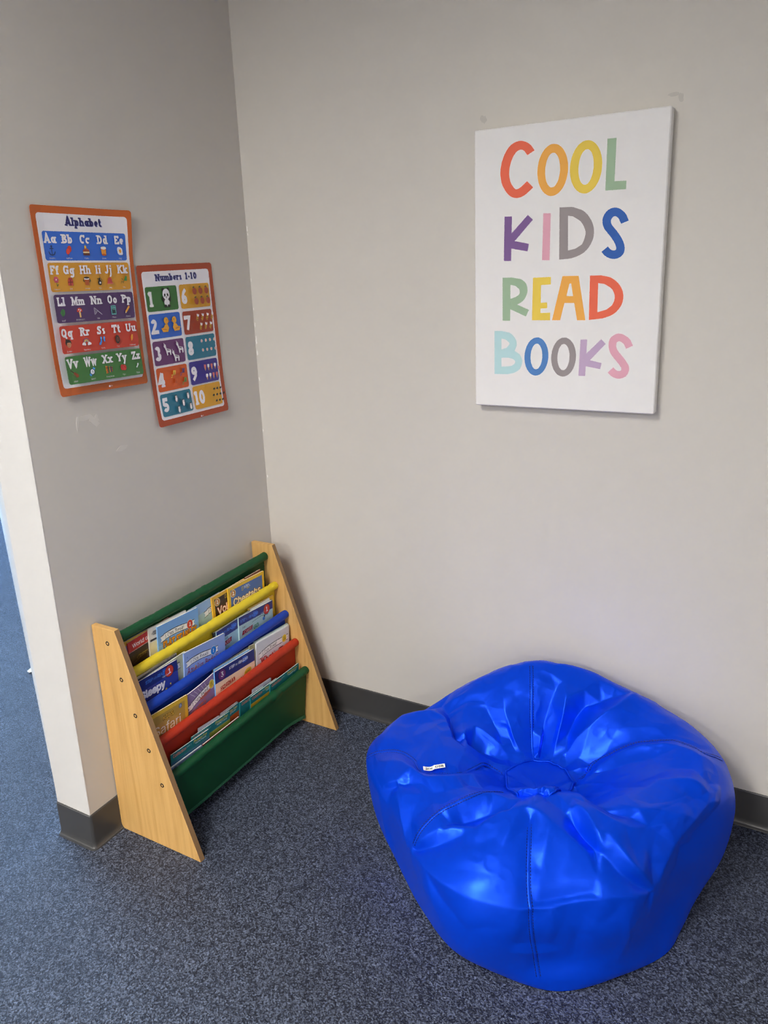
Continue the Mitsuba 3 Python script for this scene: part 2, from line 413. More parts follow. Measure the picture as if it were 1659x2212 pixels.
def sweep(profile, path, normals):
    """profile (out, z) carried along the path corner points with mitred outward normals."""
    V = []
    for q, n in zip(path, normals):
        for o, z in profile:
            V.append((q[0] - n[0] * o, q[1] - n[1] * o, z))
    m, F = len(profile), []
    for i in range(len(path) - 1):
        for j in range(m):
            a, b = i * m + j, i * m + (j + 1) % m
            F += [(a, b, b + m), (a, b + m, a + m)]
    for base in (0, (len(path) - 1) * m):
        F += [(base, base + j, base + j + 1) for j in range(1, m - 1)]
    me = trimesh.Trimesh(np.array(V), np.array(F), process=False)
    me.fix_normals()
    return me


prof = base_profile(1)
struct('baseboard_back', sweep(prof, [(0.0, 0.0), (X1, 0.0)], [(0, -1), (0, -1)]), 'mat_baseboard', 'charcoal vinyl baseboard along the grey wall', smooth=35)
ca = [math.radians(a) for a in (0, -22, -45, -68, -90)]
rr = 0.004
path = [(0.0, 0.0), (0.0, -WL + rr)] + [(-rr + rr * math.cos(a), -WL + rr + rr * math.sin(a)) for a in ca[1:-1]] + [(-rr, -WL), (-WT + rr, -WL)]
nrm = [(1, 0), (1, 0)] + [(math.cos(a), math.sin(a)) for a in ca[1:-1]] + [(0, -1), (0, -1)]
path += [(-WT + rr - rr * math.sin(b), -WL + rr - rr * math.cos(b)) for b in [math.radians(q) for q in (30, 60)]] + [(-WT, -WL + rr), (-WT, -WL + .3)]
nrm += [(-math.sin(b), -math.cos(b)) for b in [math.radians(q) for q in (30, 60)]] + [(-1, 0), (-1, 0)]
struct('baseboard_left', sweep(prof, path, nrm), 'mat_baseboard', 'charcoal vinyl baseboard wrapping the end of the partition', smooth=35)

# ceiling lamps: housing and lit panel
for i, (x, y, e) in enumerate(TROFFERS):
    t = thing('ceiling_lamp', ('recessed ceiling lamp nearest the wall with the canvas print', 'recessed ceiling lamp by the rear wall, in line with the nearest one', 'recessed ceiling lamp on the window side', 'recessed ceiling lamp in the far right rear corner')[i], 'lamp', 'recessed ceiling lamps')
    h = trimesh.util.concatenate([box(x - .3, x + .3, y - .6, y + .6, CEIL + .130, CEIL + .140), box(x - .3, x - .285, y - .6, y + .6, CEIL, CEIL + .135), box(x + .285, x + .3, y - .6, y + .6, CEIL, CEIL + .135),
                                  box(x - .285, x + .285, y - .6, y - .585, CEIL, CEIL + .135), box(x - .285, x + .285, y + .585, y + .6, CEIL, CEIL + .135)])
    put('housing', h, 'mat_metal_white', t)
    q = trimesh.Trimesh([(x - .28, y - .58, CEIL + .12), (x - .28, y + .58, CEIL + .12), (x + .28, y + .58, CEIL + .12), (x + .28, y - .58, CEIL + .12)], [(0, 1, 2), (0, 2, 3)])
    k = put('light_panel', q, 'mat_metal_white', t)
    scene[k]['emitter'] = {'type': 'area', 'radiance': {'type': 'rgb', 'value': [e * v for v in (1.0, 0.965, 0.915)]}}

# ------------------------------------------------------------------ canvas print with coloured letters
CX0, CX1, CZ0, CZ1, CT = 0.7285, 1.1705, 1.0564, 1.7143, 0.035
LETTERS = [
    ('C',(232,110,84),[1475,6000,1418,6084,1391,6117,1356,6148,1305,6183,1260,6207,1191,6232,1135,6240,1098,6239,1055,6233,1003,6219,934,6187,897,6162,863,6132,827,6094,800,6057,754,5982,731,5934,697,5842,681,5787,661,5685,654,5576,656,5525,669,5432,694,5340,712,5295,763,5202,812,5135,846,5097,898,5053,939,5028,984,5010,1054,4996,1102,4997,1174,5012,1240,5039,1301,5075,1457,5201,1309,5350,1168,5236,1124,5211,1085,5195,1050,5190,1029,5196,998,5221,963,5263,927,5319,900,5379,875,5484,869,5560,874,5639,891,5727,917,5812,948,5883,985,5945,1025,5994,1062,6024,1121,6048,1152,6051,1172,6047,1203,6032,1234,6011,1251,5993,1305,5913],[]),
    ('O',(236,172,84),[2262,5596,2253,5681,2235,5762,2210,5838,2177,5907,2138,5967,2093,6016,2044,6054,1991,6080,1937,6092,1881,6091,1827,6077,1774,6049,1724,6009,1678,5957,1638,5895,1605,5823,1579,5745,1562,5661,1553,5573,1552,5485,1561,5398,1579,5314,1604,5236,1638,5165,1678,5104,1724,5054,1775,5016,1829,4991,1885,4979,1941,4982,1997,4999,2050,5029,2099,5071,2144,5125,2183,5189,2215,5261,2239,5340,2255,5423,2263,5509],[[2077,5465,2057,5356,2041,5307,2022,5264,2000,5228,1976,5199,1950,5178,1922,5167,1895,5164,1868,5171,1841,5187,1817,5212,1794,5245,1775,5285,1758,5331,1737,5438,1733,5554,1737,5612,1758,5721,1774,5769,1794,5811,1816,5847,1840,5875,1866,5894,1893,5905,1920,5907,1947,5900,1973,5884,1997,5859,2019,5827,2039,5788,2055,5742,2076,5637,2081,5522]]),
    ('O',(232,203,88),[3022,5591,3013,5676,2995,5757,2970,5833,2937,5902,2898,5962,2853,6012,2804,6050,2751,6075,2696,6088,2640,6087,2585,6073,2531,6046,2481,6005,2435,5954,2394,5891,2360,5820,2334,5741,2316,5657,2306,5570,2306,5481,2314,5394,2332,5310,2357,5232,2391,5161,2431,5100,2478,5049,2528,5011,2583,4986,2639,4975,2696,4977,2752,4994,2806,5024,2856,5066,2901,5120,2940,5184,2973,5256,2997,5335,3014,5418,3022,5504],[[2838,5518,2824,5404,2795,5302,2776,5259,2754,5222,2730,5193,2704,5173,2677,5161,2650,5159,2623,5166,2598,5182,2574,5206,2552,5239,2534,5279,2518,5326,2499,5433,2497,5549,2511,5664,2540,5765,2560,5807,2582,5843,2607,5871,2632,5891,2659,5902,2686,5903,2712,5896,2737,5880,2760,5856,2782,5823,2800,5784,2815,5738,2827,5687,2834,5633]]),
    ('L',(157,183,154),[3118,6071,3311,6069,3304,5181,3563,5172,3559,4996,3113,5002],[]),
    ('K',(124,94,146),[1044,4049,1462,4486,1338,4600,943,4208,948,4590,765,4598,752,3577,934,3570,938,3857,1342,3776,1374,3946,1012,4029],[]),
    ('I',(222,166,182),[1712,4613,1886,4601,1881,3552,1700,3559],[]),
    ('D',(150,142,143),[2110,3557,2326,3566,2412,3580,2502,3603,2608,3648,2678,3689,2739,3743,2768,3776,2819,3849,2859,3925,2883,4000,2890,4039,2896,4117,2890,4195,2883,4235,2860,4315,2824,4392,2776,4467,2747,4504,2681,4572,2645,4601,2606,4625,2563,4644,2381,4708,2091,4715],[[2404,4501,2557,4406,2583,4383,2626,4331,2660,4272,2694,4194,2707,4132,2704,4083,2690,4019,2667,3947,2634,3886,2613,3863,2589,3845,2479,3785,2310,3751,2291,4521]]),
    ('S',(58,98,172),[3650,4333,3607,4433,3590,4463,3566,4495,3539,4525,3504,4555,3448,4593,3407,4613,3377,4622,3334,4628,3294,4625,3258,4617,3226,4604,3189,4583,3164,4562,3142,4539,3109,4491,3084,4429,3076,4384,3078,4316,3096,4251,3122,4194,3145,4158,3267,4016,3350,3898,3388,3825,3405,3761,3406,3733,3392,3716,3369,3707,3330,3709,3300,3721,3274,3738,3219,3801,3081,3688,3150,3611,3202,3572,3268,3541,3331,3525,3403,3525,3458,3537,3510,3565,3550,3603,3574,3642,3584,3667,3591,3702,3591,3742,3582,3802,3571,3843,3546,3907,3504,3984,3435,4083,3387,4146,3312,4230,3285,4266,3269,4300,3261,4340,3263,4363,3275,4393,3292,4419,3320,4441,3348,4449,3368,4441,3401,4419,3436,4384,3486,4274],[]),
    ('R',(157,183,154),[1097,2537,1194,2585,1233,2614,1282,2665,1320,2730,1348,2812,1356,2868,1346,2953,1328,3007,1315,3030,1283,3071,1241,3105,1188,3134,1156,3145,957,3183,723,3182,729,2150,923,2150,923,2426,1322,2252,1397,2408],[[925,2634,923,2515,923,2637],[1055,2979,1142,2906,1160,2874,1164,2821,1154,2789,1129,2763,1058,2718,923,2676,924,3011]]),
    ('E',(232,203,88),[1487,3161,1919,3170,1923,2998,1685,2986,1686,2571,1843,2577,1846,2444,1685,2438,1683,2330,1923,2339,1919,2159,1477,2160],[]),
    ('A',(236,172,84),[1971,2159,2168,2159,2260,2561,2495,2558,2573,2158,2766,2157,2576,3176,2199,3180],[[2410,3004,2462,2716,2303,2719,2367,3005]]),
    ('D',(232,110,84),[2848,2164,3167,2199,3332,2256,3406,2295,3471,2350,3527,2415,3569,2483,3596,2554,3609,2629,3610,2704,3597,2780,3585,2818,3553,2892,3507,2959,3477,2992,3410,3054,3337,3103,3300,3121,3260,3134,3094,3171,2841,3172],[[3171,2979,3296,2905,3347,2862,3367,2837,3397,2780,3415,2719,3421,2661,3412,2602,3393,2545,3363,2497,3342,2476,3246,2400,3039,2339,3032,2999]]),
    ('B',(183,216,219),[858,824,996,853,1057,873,1136,918,1178,957,1209,1008,1222,1039,1239,1108,1244,1171,1232,1227,1208,1278,1164,1338,1072,1395,1044,1406,1094,1539,1098,1565,1095,1616,1083,1666,1061,1714,1027,1762,983,1807,929,1844,898,1858,711,1899,518,1898,521,821],[[812,1689,892,1625,905,1609,912,1592,909,1575,884,1539,833,1485,701,1438,700,1711],[895,1239,999,1212,1040,1182,1058,1156,1063,1129,1059,1116,1041,1088,996,1051,955,1036,856,1017,703,1013,702,1235]]),
    ('O',(84,129,188),[1899,1363,1889,1434,1873,1500,1850,1562,1821,1616,1786,1663,1748,1700,1705,1727,1660,1744,1614,1749,1567,1743,1521,1726,1477,1697,1436,1659,1399,1611,1366,1555,1340,1492,1320,1424,1307,1352,1301,1278,1303,1205,1312,1133,1328,1065,1352,1002,1381,946,1416,899,1456,861,1499,834,1545,818,1592,814,1639,821,1686,840,1730,870,1771,910,1807,959,1839,1016,1864,1079,1884,1147,1896,1218,1901,1291],[[1750,1239,1734,1145,1705,1065,1687,1032,1666,1006,1644,986,1621,974,1597,969,1574,972,1551,983,1529,1002,1510,1027,1478,1097,1466,1139,1453,1232,1456,1331,1472,1425,1501,1505,1541,1563,1563,1582,1586,1593,1609,1597,1632,1594,1655,1583,1676,1564,1696,1539,1713,1508,1739,1429,1747,1384,1753,1288]]),
    ('O',(150,142,143),[2571,1363,2561,1434,2544,1501,2520,1563,2491,1618,2456,1665,2416,1702,2374,1729,2328,1746,2282,1751,2235,1745,2189,1728,2145,1699,2104,1661,2067,1612,2036,1556,2010,1493,1990,1424,1978,1352,1973,1278,1975,1204,1985,1131,2003,1063,2027,999,2057,943,2093,896,2133,858,2177,831,2223,815,2270,810,2318,818,2364,837,2408,867,2448,907,2484,956,2515,1013,2540,1077,2559,1146,2570,1217,2574,1291],[[2418,1238,2412,1190,2391,1101,2358,1030,2338,1003,2316,984,2293,971,2270,967,2246,970,2224,981,2202,999,2182,1025,2150,1095,2129,1183,2123,1281,2132,1379,2154,1467,2169,1505,2207,1564,2229,1583,2252,1595,2275,1599,2298,1595,2320,1584,2342,1565,2361,1540,2379,1508,2393,1471,2414,1384,2419,1336]]),
    ('K',(190,166,195),[3261,1612,3152,1717,2818,1379,2825,1710,2670,1705,2647,845,2808,843,2812,1077,3154,1018,3180,1163,2907,1222],[]),
    ('S',(222,166,182),[3876,1578,3828,1683,3810,1711,3784,1741,3752,1770,3692,1810,3657,1828,3613,1845,3560,1854,3527,1852,3488,1842,3447,1823,3417,1803,3389,1779,3364,1749,3349,1723,3338,1693,3329,1657,3325,1615,3331,1527,3349,1457,3375,1400,3399,1361,3450,1296,3559,1173,3631,1075,3644,1041,3643,1023,3632,1001,3605,988,3579,985,3543,997,3509,1016,3457,1070,3333,944,3387,887,3424,859,3496,823,3560,806,3620,808,3681,825,3737,857,3773,894,3803,952,3817,1015,3817,1053,3810,1092,3793,1136,3776,1167,3692,1284,3557,1438,3518,1501,3506,1534,3499,1585,3501,1620,3509,1648,3537,1670,3564,1678,3589,1671,3632,1646,3675,1609,3724,1505],[]),
]
cv = thing('canvas_print', 'white wrapped canvas print with rainbow letters reading COOL KIDS READ BOOKS', 'wall art')
put('canvas', box(CX0, CX1, -CT, -0.004, CZ0, CZ1, 0.0022), 'mat_canvas', cv, smooth=False)
put('backing_frame', box(CX0 + .012, CX1 - .012, -0.0045, 0.0, CZ0 + .012, CZ1 - .012), 'mat_dark', cv)
for ch, c, ext, holes in LETTERS:
    q = lambda r: np.array(r, float).reshape(-1, 2) / 10000.0
    m = extrude(Polygon(q(ext), [q(h) for h in holes]).buffer(0), 0.0003)
    m.apply_transform(np.array([[1, 0, 0, CX0], [0, 0, -1, -CT], [0, 1, 0, CZ0], [0, 0, 0, 1.0]]))
    name = 'letter'
    mk = 'mat_ink_%02x%02x%02x' % c
    if mk not in scene:
        scene[mk] = plastic(lin(c) * 1.0, 0.75, 0.2)
    put(name, m, mk, cv)

# ------------------------------------------------------------------ the two laminated learning posters
AW = 0.665                          # sheet width in units of its height
WHITE, NAVY = (236, 234, 240), (28, 28, 92)


def icon(P, kind, x, y, s, flip=1):
    """Little flat drawings, about s tall, centred on (x, y)."""
    A = lambda g, c: P.add(g, c)
    e = lambda dx, dy, rx, ry, c, rot=0: A(ellipse(x + dx * s * flip, y + dy * s, rx * s, ry * s, rot), c)
    pg = lambda pts, c: A(Polygon([(x + a * s * flip, y + b * s) for a, b in pts]).buffer(0), c)
    ln = lambda pts, w, c, cap='round': A(LineString([(x + a * s * flip, y + b * s) for a, b in pts]).buffer(w * s / 2, cap_style=cap), c)
    if kind == 'anchor':
        n = (24, 44, 90)
        ln([(0, .3), (0, -.45)], .08, n); ln([(-.2, .18), (.2, .18)], .08, n); e(0, .4, .1, .1, n)
        ln([(-.38, -.15), (-.25, -.4), (0, -.48), (.25, -.4), (.38, -.15)], .09, n)
    elif kind == 'balloon':
        e(.1, .15, .26, .34, (206, 60, 48), -15); e(-.12, -.1, .24, .3, (222, 72, 60), -15); ln([(-.18, -.38), (-.1, -.55)], .04, (120, 40, 40))
    elif kind == 'cake':
        pg([(-.42, -.1), (.42, -.1), (.4, .12), (-.36, .12)], (150, 70, 50)); pg([(-.3, .12), (.3, .12), (.05, .34), (-.1, .34)], (176, 90, 62)); e(-.05, .38, .14, .16, (232, 190, 80))
        pg([(-.42, -.24), (.42, -.24), (.42, -.1), (-.42, -.1)], (240, 222, 170)); pg([(-.42, -.46), (.42, -.46), (.42, -.24), (-.42, -.24)], (92, 46, 38))
    elif kind == 'drum':
        pg([(-.36, .3), (.36, .3), (.3, -.4), (-.3, -.4)], (226, 150, 50)); e(0, -.4, .3, .1, (190, 90, 40)); pg([(-.37, .3), (.37, .3), (.36, .12), (-.36, .12)], (200, 70, 44)); e(0, .3, .38, .16, (240, 238, 236))
    elif kind == 'egg':
        e(0, 0, .38, .42, WHITE); e(-.15, .2, .26, .24, WHITE); e(.2, -.22, .2, .2, WHITE); e(.02, 0, .17, .2, (226, 160, 50))
    elif kind == 'flower':
        ln([(0, 0), (.06, -.5)], .06, (70, 90, 40)); ln([(.05, -.4), (.2, -.28)], .08, (70, 90, 40))
        for k in range(6):
            e(.2 * math.cos(k * 1.047), .2 + .2 * math.sin(k * 1.047), .13, .13, (198, 84, 104))
        e(0, .2, .07, .07, WHITE)
    elif kind == 'gift':
        pg([(-.32, -.42), (.32, -.42), (.32, .2), (-.32, .2)], (186, 70, 60)); pg([(-.05, -.42), (.05, -.42), (.05, .2), (-.05, .2)], (120, 40, 44)); pg([(-.32, -.12), (.32, -.12), (.32, -.04), (-.32, -.04)], (120, 40, 44)); e(-.12, .28, .14, .1, (150, 50, 50), 25); e(.12, .28, .14, .1, (150, 50, 50), -25)
    elif kind == 'honey':
        pg([(-.3, .3), (.3, .3), (.24, -.42), (-.24, -.42)], (176, 84, 40)); pg([(-.34, .3), (.34, .3), (.32, .14), (-.32, .14)], WHITE); e(0, .34, .36, .1, (60, 50, 44)); ln([(.36, .2), (.48, 0), (.3, -.1)], .07, (40, 36, 34)); ln([(-.36, .2), (-.48, .05), (-.32, -.05)], .07, (40, 36, 34))
    elif kind == 'ink':
        e(0, -.2, .26, .28, (34, 26, 22)); pg([(-.12, 0), (.1, 0), (.1, .3), (-.12, .3)], (34, 26, 22)); e(.04, -.22, .12, .12, WHITE); ln([(.0, .5), (.4, -.1)], .05, (70, 60, 50)); ln([(-.3, .25), (-.1, .05)], .06, (34, 26, 22))
    elif kind == 'jelly':
        pg([(-.36, -.3), (.36, -.3), (.26, .15), (.1, .32), (-.1, .32), (-.26, .15)], (196, 74, 72)); ln([(-.12, -.2), (-.08, .2)], .04, (160, 54, 60)); ln([(.12, -.2), (.08, .2)], .04, (160, 54, 60)); ln([(-.44, -.34), (.44, -.34)], .08, (214, 120, 100))
    elif kind == 'kite':
        pg([(.02, -.05), (.3, .45), (.5, .35), (.44, -.1)], (52, 128, 62)); ln([(.02, -.05), (-.12, -.3), (-.3, -.1), (-.42, -.35)], .05, (40, 50, 36)); ln([(-.3, .18), (-.1, .02)], .05, (40, 50, 36))
    elif kind == 'leaf':
        e(.02, .05, .26, .38, (54, 110, 62), -12); e(-.16, -.02, .14, .2, (54, 110, 62), 30); ln([(0, .3), (-.05, -.5)], .05, (34, 80, 44))
    elif kind == 'mushroom':
        ln([(0, .05), (.04, -.45)], .22, (226, 186, 120)); A(ellipse(x, y + .12 * s, .36 * s, .34 * s).intersection(sbox(x - s, y + .02 * s, x + s, y + s)), (196, 56, 44)); e(-.1, .26, .08, .08, WHITE); e(.14, .2, .08, .08, WHITE); e(0, .08, .06, .05, WHITE)
    elif kind == 'net':
        c = (206, 198, 214)
        A(Polygon([(x + a * s, y + b * s) for a, b in [(-.5, .4), (-.46, -.4), (0, .05)]]).boundary.buffer(.015 * s), c)
        for k in (.25, .5, .75):
            ln([(-.5 + .5 * k, .4 - .35 * k), (-.48 + .1 * k, -.1 - .2 * k)], .025, c)
        ln([(-.05, .05), (.52, -.38)], .06, c)
    elif kind == 'oven':
        A(rrect(x - .36 * s, y - .5 * s, x + .36 * s, y + .5 * s, .06 * s), (92, 162, 164)); A(rrect(x - .25 * s, y - .36 * s, x + .25 * s, y + .16 * s, .04 * s), (34, 56, 60)); ln([(-.2, .05), (.2, .05)], .05, (120, 180, 184)); ln([(-.24, .34), (.24, .34)], .07, (40, 84, 90))
    elif kind == 'pencil':
        ln([(-.28, -.28), (.24, .28)], .24, (232, 164, 60), 'flat'); pg([(-.36, -.2), (-.2, -.36), (-.42, -.44)], (240, 214, 170)); ln([(.24, .28), (.3, .36)], .24, (206, 100, 110), 'flat')
    elif kind == 'queen':
        e(-.2, .42, .14, .13, (40, 28, 26)); e(-.02, .12, .38, .36, (40, 28, 26)); e(.04, -.06, .28, .32, (196, 134, 98)); pg([(-.32, .14), (.36, .16), (.2, .34), (-.2, .36)], (40, 28, 26)); e(-.08, -.04, .03, .04, (30, 20, 20)); e(.14, -.04, .03, .04, (30, 20, 20)); ln([(-.06, -.22), (.12, -.22)], .04, (150, 60, 60))
    elif kind == 'rainbow':
        for r, c in ((.46, (120, 80, 120)), (.38, (206, 120, 80)), (.3, (226, 190, 90)), (.22, (110, 160, 190)), (.15, (196, 70, 52))):
            A(ellipse(x, y - .05 * s, r * s, r * s * 1.1).intersection(sbox(x - s, y - .05 * s, x + s, y + s)), c)
        for dx in (-.36, .36):
            e(dx, -.12, .2, .16, WHITE); e(dx * 1.35, -.16, .14, .12, WHITE); e(dx * .7, -.2, .16, .12, WHITE)
    elif kind == 'sock':
        for dx, fl in ((-.2, 1), (.22, -1)):
            pg([(dx - .1, .45), (dx + .14, .45), (dx + .12, -.1), (dx - .1 * fl, -.42), (dx - .34 * fl, -.42), (dx - .3 * fl, -.2), (dx - .1, -.05)], (66, 140, 220)); ln([(dx - .1, .3), (dx + .13, .3)], .06, (150, 200, 240))
    elif kind == 'tire':
        e(0, 0, .32, .46, (44, 34, 32)); e(.02, 0, .16, .26, (150, 60, 44)); e(.02, 0, .1, .18, (70, 48, 44))
    elif kind == 'umbrella':
        pg([(-.1, -.35), (-.2, .05), (0, .42), (.16, .36), (.12, -.1)], (232, 160, 52)); ln([(-.1, -.35), (-.16, -.5)], .05, (120, 70, 30))
    elif kind == 'violin':
        ln([(-.45, .42), (.0, .06)], .09, (50, 36, 28)); e(.06, .02, .2, .16, (120, 56, 30), -40); e(.26, -.16, .26, .2, (130, 62, 34), -40); ln([(-.3, -.05), (.2, -.46)], .04, (90, 60, 40))
    elif kind == 'watch':
        ln([(-.36, -.4), (.36, .4)], .3, (70, 160, 226), 'flat'); e(0, 0, .34, .34, (30, 50, 84)); e(0, 0, .27, .27, (232, 236, 242)); ln([(0, .12), (0, 0), (.1, -.06)], .05, (40, 50, 70))
    elif kind == 'xylophone':
        for k, c in enumerate(((222, 150, 60), (206, 84, 50), (60, 100, 70), (190, 140, 60), (70, 60, 110), (150, 80, 50))):
            pg([(-.48 + .165 * k, .42 - .03 * k), (-.36 + .165 * k, .42 - .03 * k), (-.36 + .165 * k, -.42 + .03 * k), (-.48 + .165 * k, -.42 + .03 * k)], c)
        ln([(-.5, .2), (.5, .18)], .05, (60, 40, 30))
    elif kind == 'yarn':
        e(-.12, .02, .3, .34, (186, 50, 48)); e(.18, -.02, .28, .32, (198, 58, 54)); ln([(-.3, .1), (.1, -.1)], .04, (150, 34, 38)); ln([(.0, .2), (.36, -.1)], .04, (150, 34, 38))
    elif kind == 'zipper':
        ln([(-.05, 0), (-.4, -.42)], .04, (40, 80, 50)); ln([(.05, 0), (.4, .42)], .04, (40, 80, 50)); ln([(-.06, -.1), (.16, .16)], .16, (230, 232, 236)); e(.1, .18, .12, .1, (240, 242, 244)); e(-.12, -.14, .1, .08, (240, 242, 244))
    elif kind == 'panda':
        k = (26, 24, 26)
        e(-.2, .44, .09, .09, k); e(.2, .44, .09, .09, k); e(0, -.16, .27, .18, k); e(-.24, -.1, .08, .18, k, 20); e(.24, -.12, .08, .18, k, -20); e(0, -.28, .21, .2, WHITE); e(-.13, -.46, .11, .08, k); e(.13, -.46, .11, .08, k); e(0, .18, .27, .3, WHITE)
        e(-.11, .14, .06, .09, k, -25); e(.11, .14, .06, .09, k, 25); e(0, .03, .04, .03, k); ln([(-.04, -.03), (0, -.01), (.04, -.03)], .02, k)
    elif kind == 'duck':
        c, d = (230, 164, 52), (196, 112, 40)
        pg([(-.42, -.2), (-.3, -.44), (.16, -.46), (.28, -.2), (.16, .05), (-.06, .02), (-.2, -.16)], c); e(.08, .26, .2, .22, c); pg([(.0, .06), (.2, .06), (.2, .2), (0, .2)], c); pg([(.24, .28), (.4, .2), (.24, .14)], d); ln([(-.3, -.24), (0, -.3)], .06, d); e(.14, .3, .03, .03, (60, 34, 20))
    elif kind == 'llama':
        pg([(-.36, .42), (-.2, .44), (-.14, .1), (.3, -.02), (.36, -.16), (.32, -.48), (.22, -.48), (.18, -.24), (-.02, -.24), (-.04, -.48), (-.14, -.48), (-.2, -.14), (-.3, .12), (-.42, .28)], WHITE); pg([(-.12, .06), (.22, -.04), (.2, -.14), (-.1, -.06)], (120, 110, 130)); ln([(-.34, .42), (-.36, .54)], .05, WHITE); e(-.3, .36, .03, .03, (40, 36, 44))
    elif kind == 'apple':
        e(0, -.08, .34, .38, (152, 62, 40)); e(-.14, .0, .22, .26, (158, 66, 42)); e(-.14, .38, .16, .08, (50, 60, 36), 25); ln([(0, .22), (.06, .42)], .05, (60, 40, 30))
    elif kind == 'bee':
        e(-.05, -.12, .2, .34, (214, 158, 50), -18); ln([(-.2, -.08), (.1, -.02)], .08, (60, 40, 26)); ln([(-.2, -.3), (.06, -.24)], .08, (60, 40, 26)); e(.18, .26, .12, .2, WHITE, -30); e(-.02, .34, .1, .18, WHITE, 10)
    elif kind == 'lolly':
        ln([(0, .1), (.1, -.5)], .05, (90, 120, 130)); e(-.05, .2, .24, .26, (236, 216, 208)); e(-.05, .2, .13, .14, (206, 120, 104)); e(-.05, .2, .06, .07, (236, 216, 208))
    elif kind in ('cone_w', 'cone_p'):
        c = WHITE if kind[-1] == 'w' else (206, 110, 112)
        pg([(-.16, 0), (.16, 0), (.02, -.5)], (206, 150, 90)); e(0, .12, .2, .22, c); e(-.08, .26, .13, .14, c); e(.09, .25, .13, .14, c)
    elif kind == 'penguin':
        e(0, 0, .26, .46, (28, 32, 40)); e(.0, -.08, .18, .34, WHITE); e(-.07, .22, .1, .12, WHITE); e(.07, .22, .1, .12, WHITE); e(0, .16, .04, .04, (226, 160, 60)); e(-.1, -.44, .08, .04, (90, 100, 110)); e(.1, -.44, .08, .04, (90, 100, 110)); e(-.06, .22, .02, .03, (20, 20, 26)); e(.06, .22, .02, .03, (20, 20, 26))
    elif kind == 'ant':
        e(0, .0, .34, .26, (40, 34, 30)); e(-.3, -.06, .16, .18, (40, 34, 30)); ln([(-.1, -.2), (-.16, -.44)], .07, (40, 34, 30)); ln([(.14, -.2), (.16, -.44)], .07, (40, 34, 30)); ln([(.1, .2), (.2, .4)], .06, (40, 34, 30))
    elif kind[:5] == 'kite_':
        c = {'y': (226, 186, 70), 'v': (110, 62, 110), 'o': (214, 96, 40), 'g': (110, 130, 56)}[kind[5]]
        d = {'y': (196, 140, 50), 'v': (80, 44, 90), 'o': (190, 80, 34), 'g': (80, 104, 44)}[kind[5]]
        pg([(-.1, -.1), (.0, .45), (.42, .4), (.3, -.1)], c); pg([(-.1, -.1), (.2, .42), (.3, -.1)], d); ln([(-.1, -.1), (-.3, -.02), (-.24, -.3), (-.44, -.34)], .07, c)


def paper_mark(P, x, y, s):
    """The publisher's small white mark with its two lines of fine print."""
    P.add(ellipse(x - .3 * s, y, .22 * s, .26 * s), WHITE); P.add(ellipse(x - .02 * s, y - .04 * s, .2 * s, .22 * s), WHITE); P.add(ellipse(x - .08 * s, y + .34 * s, .16 * s, .1 * s, 35), WHITE)
    for k, w in ((.18, .95), (-.12, .8)):
        P.add(sbox(x + .3 * s, y + k * s - .05 * s, x + (.3 + w) * s, y + k * s + .05 * s), (214, 196, 190))


def sheet(name, corners, border, lift, label, draw):
    """A laminated sheet on the left wall. corners: TL, TR, BR, BL as (y, z). lift(u, v): gap to the wall."""
    TL, TR, BR, BL = (np.array(c) for c in corners)

    def at(x, y, h):
        u, v = (x / AW)[:, None], (1 - y)[:, None]
        q = TL * (1 - u) * (1 - v) + TR * u * (1 - v) + BR * u * v + BL * (1 - u) * v
        return np.c_[0.0012 + lift(u[:, 0], v[:, 0]) + h, q]
    t = thing(name, label, 'poster')
    out = rrect(0, 0, AW, 1, 0.018)
    v, f = tri2d(out)
    b = np.array(out.exterior.coords)[:-1]
    A, F = Print._sub(np.c_[v, np.zeros((len(v), 4))], f, 0.016)
    front = at(A[:, 0], A[:, 1], np.full(len(A), 0.0002))
    back = at(A[:, 0], A[:, 1], np.full(len(A), -0.0004))
    E_ = np.sort(np.vstack([F[:, [0, 1]], F[:, [1, 2]], F[:, [2, 0]]]), axis=1)
    raw = np.vstack([F[:, [0, 1]], F[:, [1, 2]], F[:, [2, 0]]])
    _, idx, cnt = np.unique(E_, axis=0, return_index=True, return_counts=True)
    rim = raw[idx[cnt == 1]]
    n = len(A)
    ori = 1 if np.cross(front[F[0, 1]] - front[F[0, 0]], front[F[0, 2]] - front[F[0, 0]])[0] > 0 else -1
    F1 = F if ori > 0 else F[:, ::-1]
    side = np.vstack([np.c_[rim[:, 0], rim[:, 0] + n, rim[:, 1]], np.c_[rim[:, 1], rim[:, 0] + n, rim[:, 1] + n]])
    m = trimesh.Trimesh(np.vstack([front, back]), np.vstack([F1, F1[:, ::-1] + n, side]), process=False)
    mk = 'mat_sheet_' + name + str(len(scene))
    scene[mk] = plastic(lin(border), 0.36, 0.45)
    put('sheet', m, mk, t)
    P = Print(); P.level = 3
    draw(P)
    m, c = P.mesh(at, 0.00008, 0.016)
    put('picture', m, 'mat_print', t, color=c, label='printed chart')
    return t


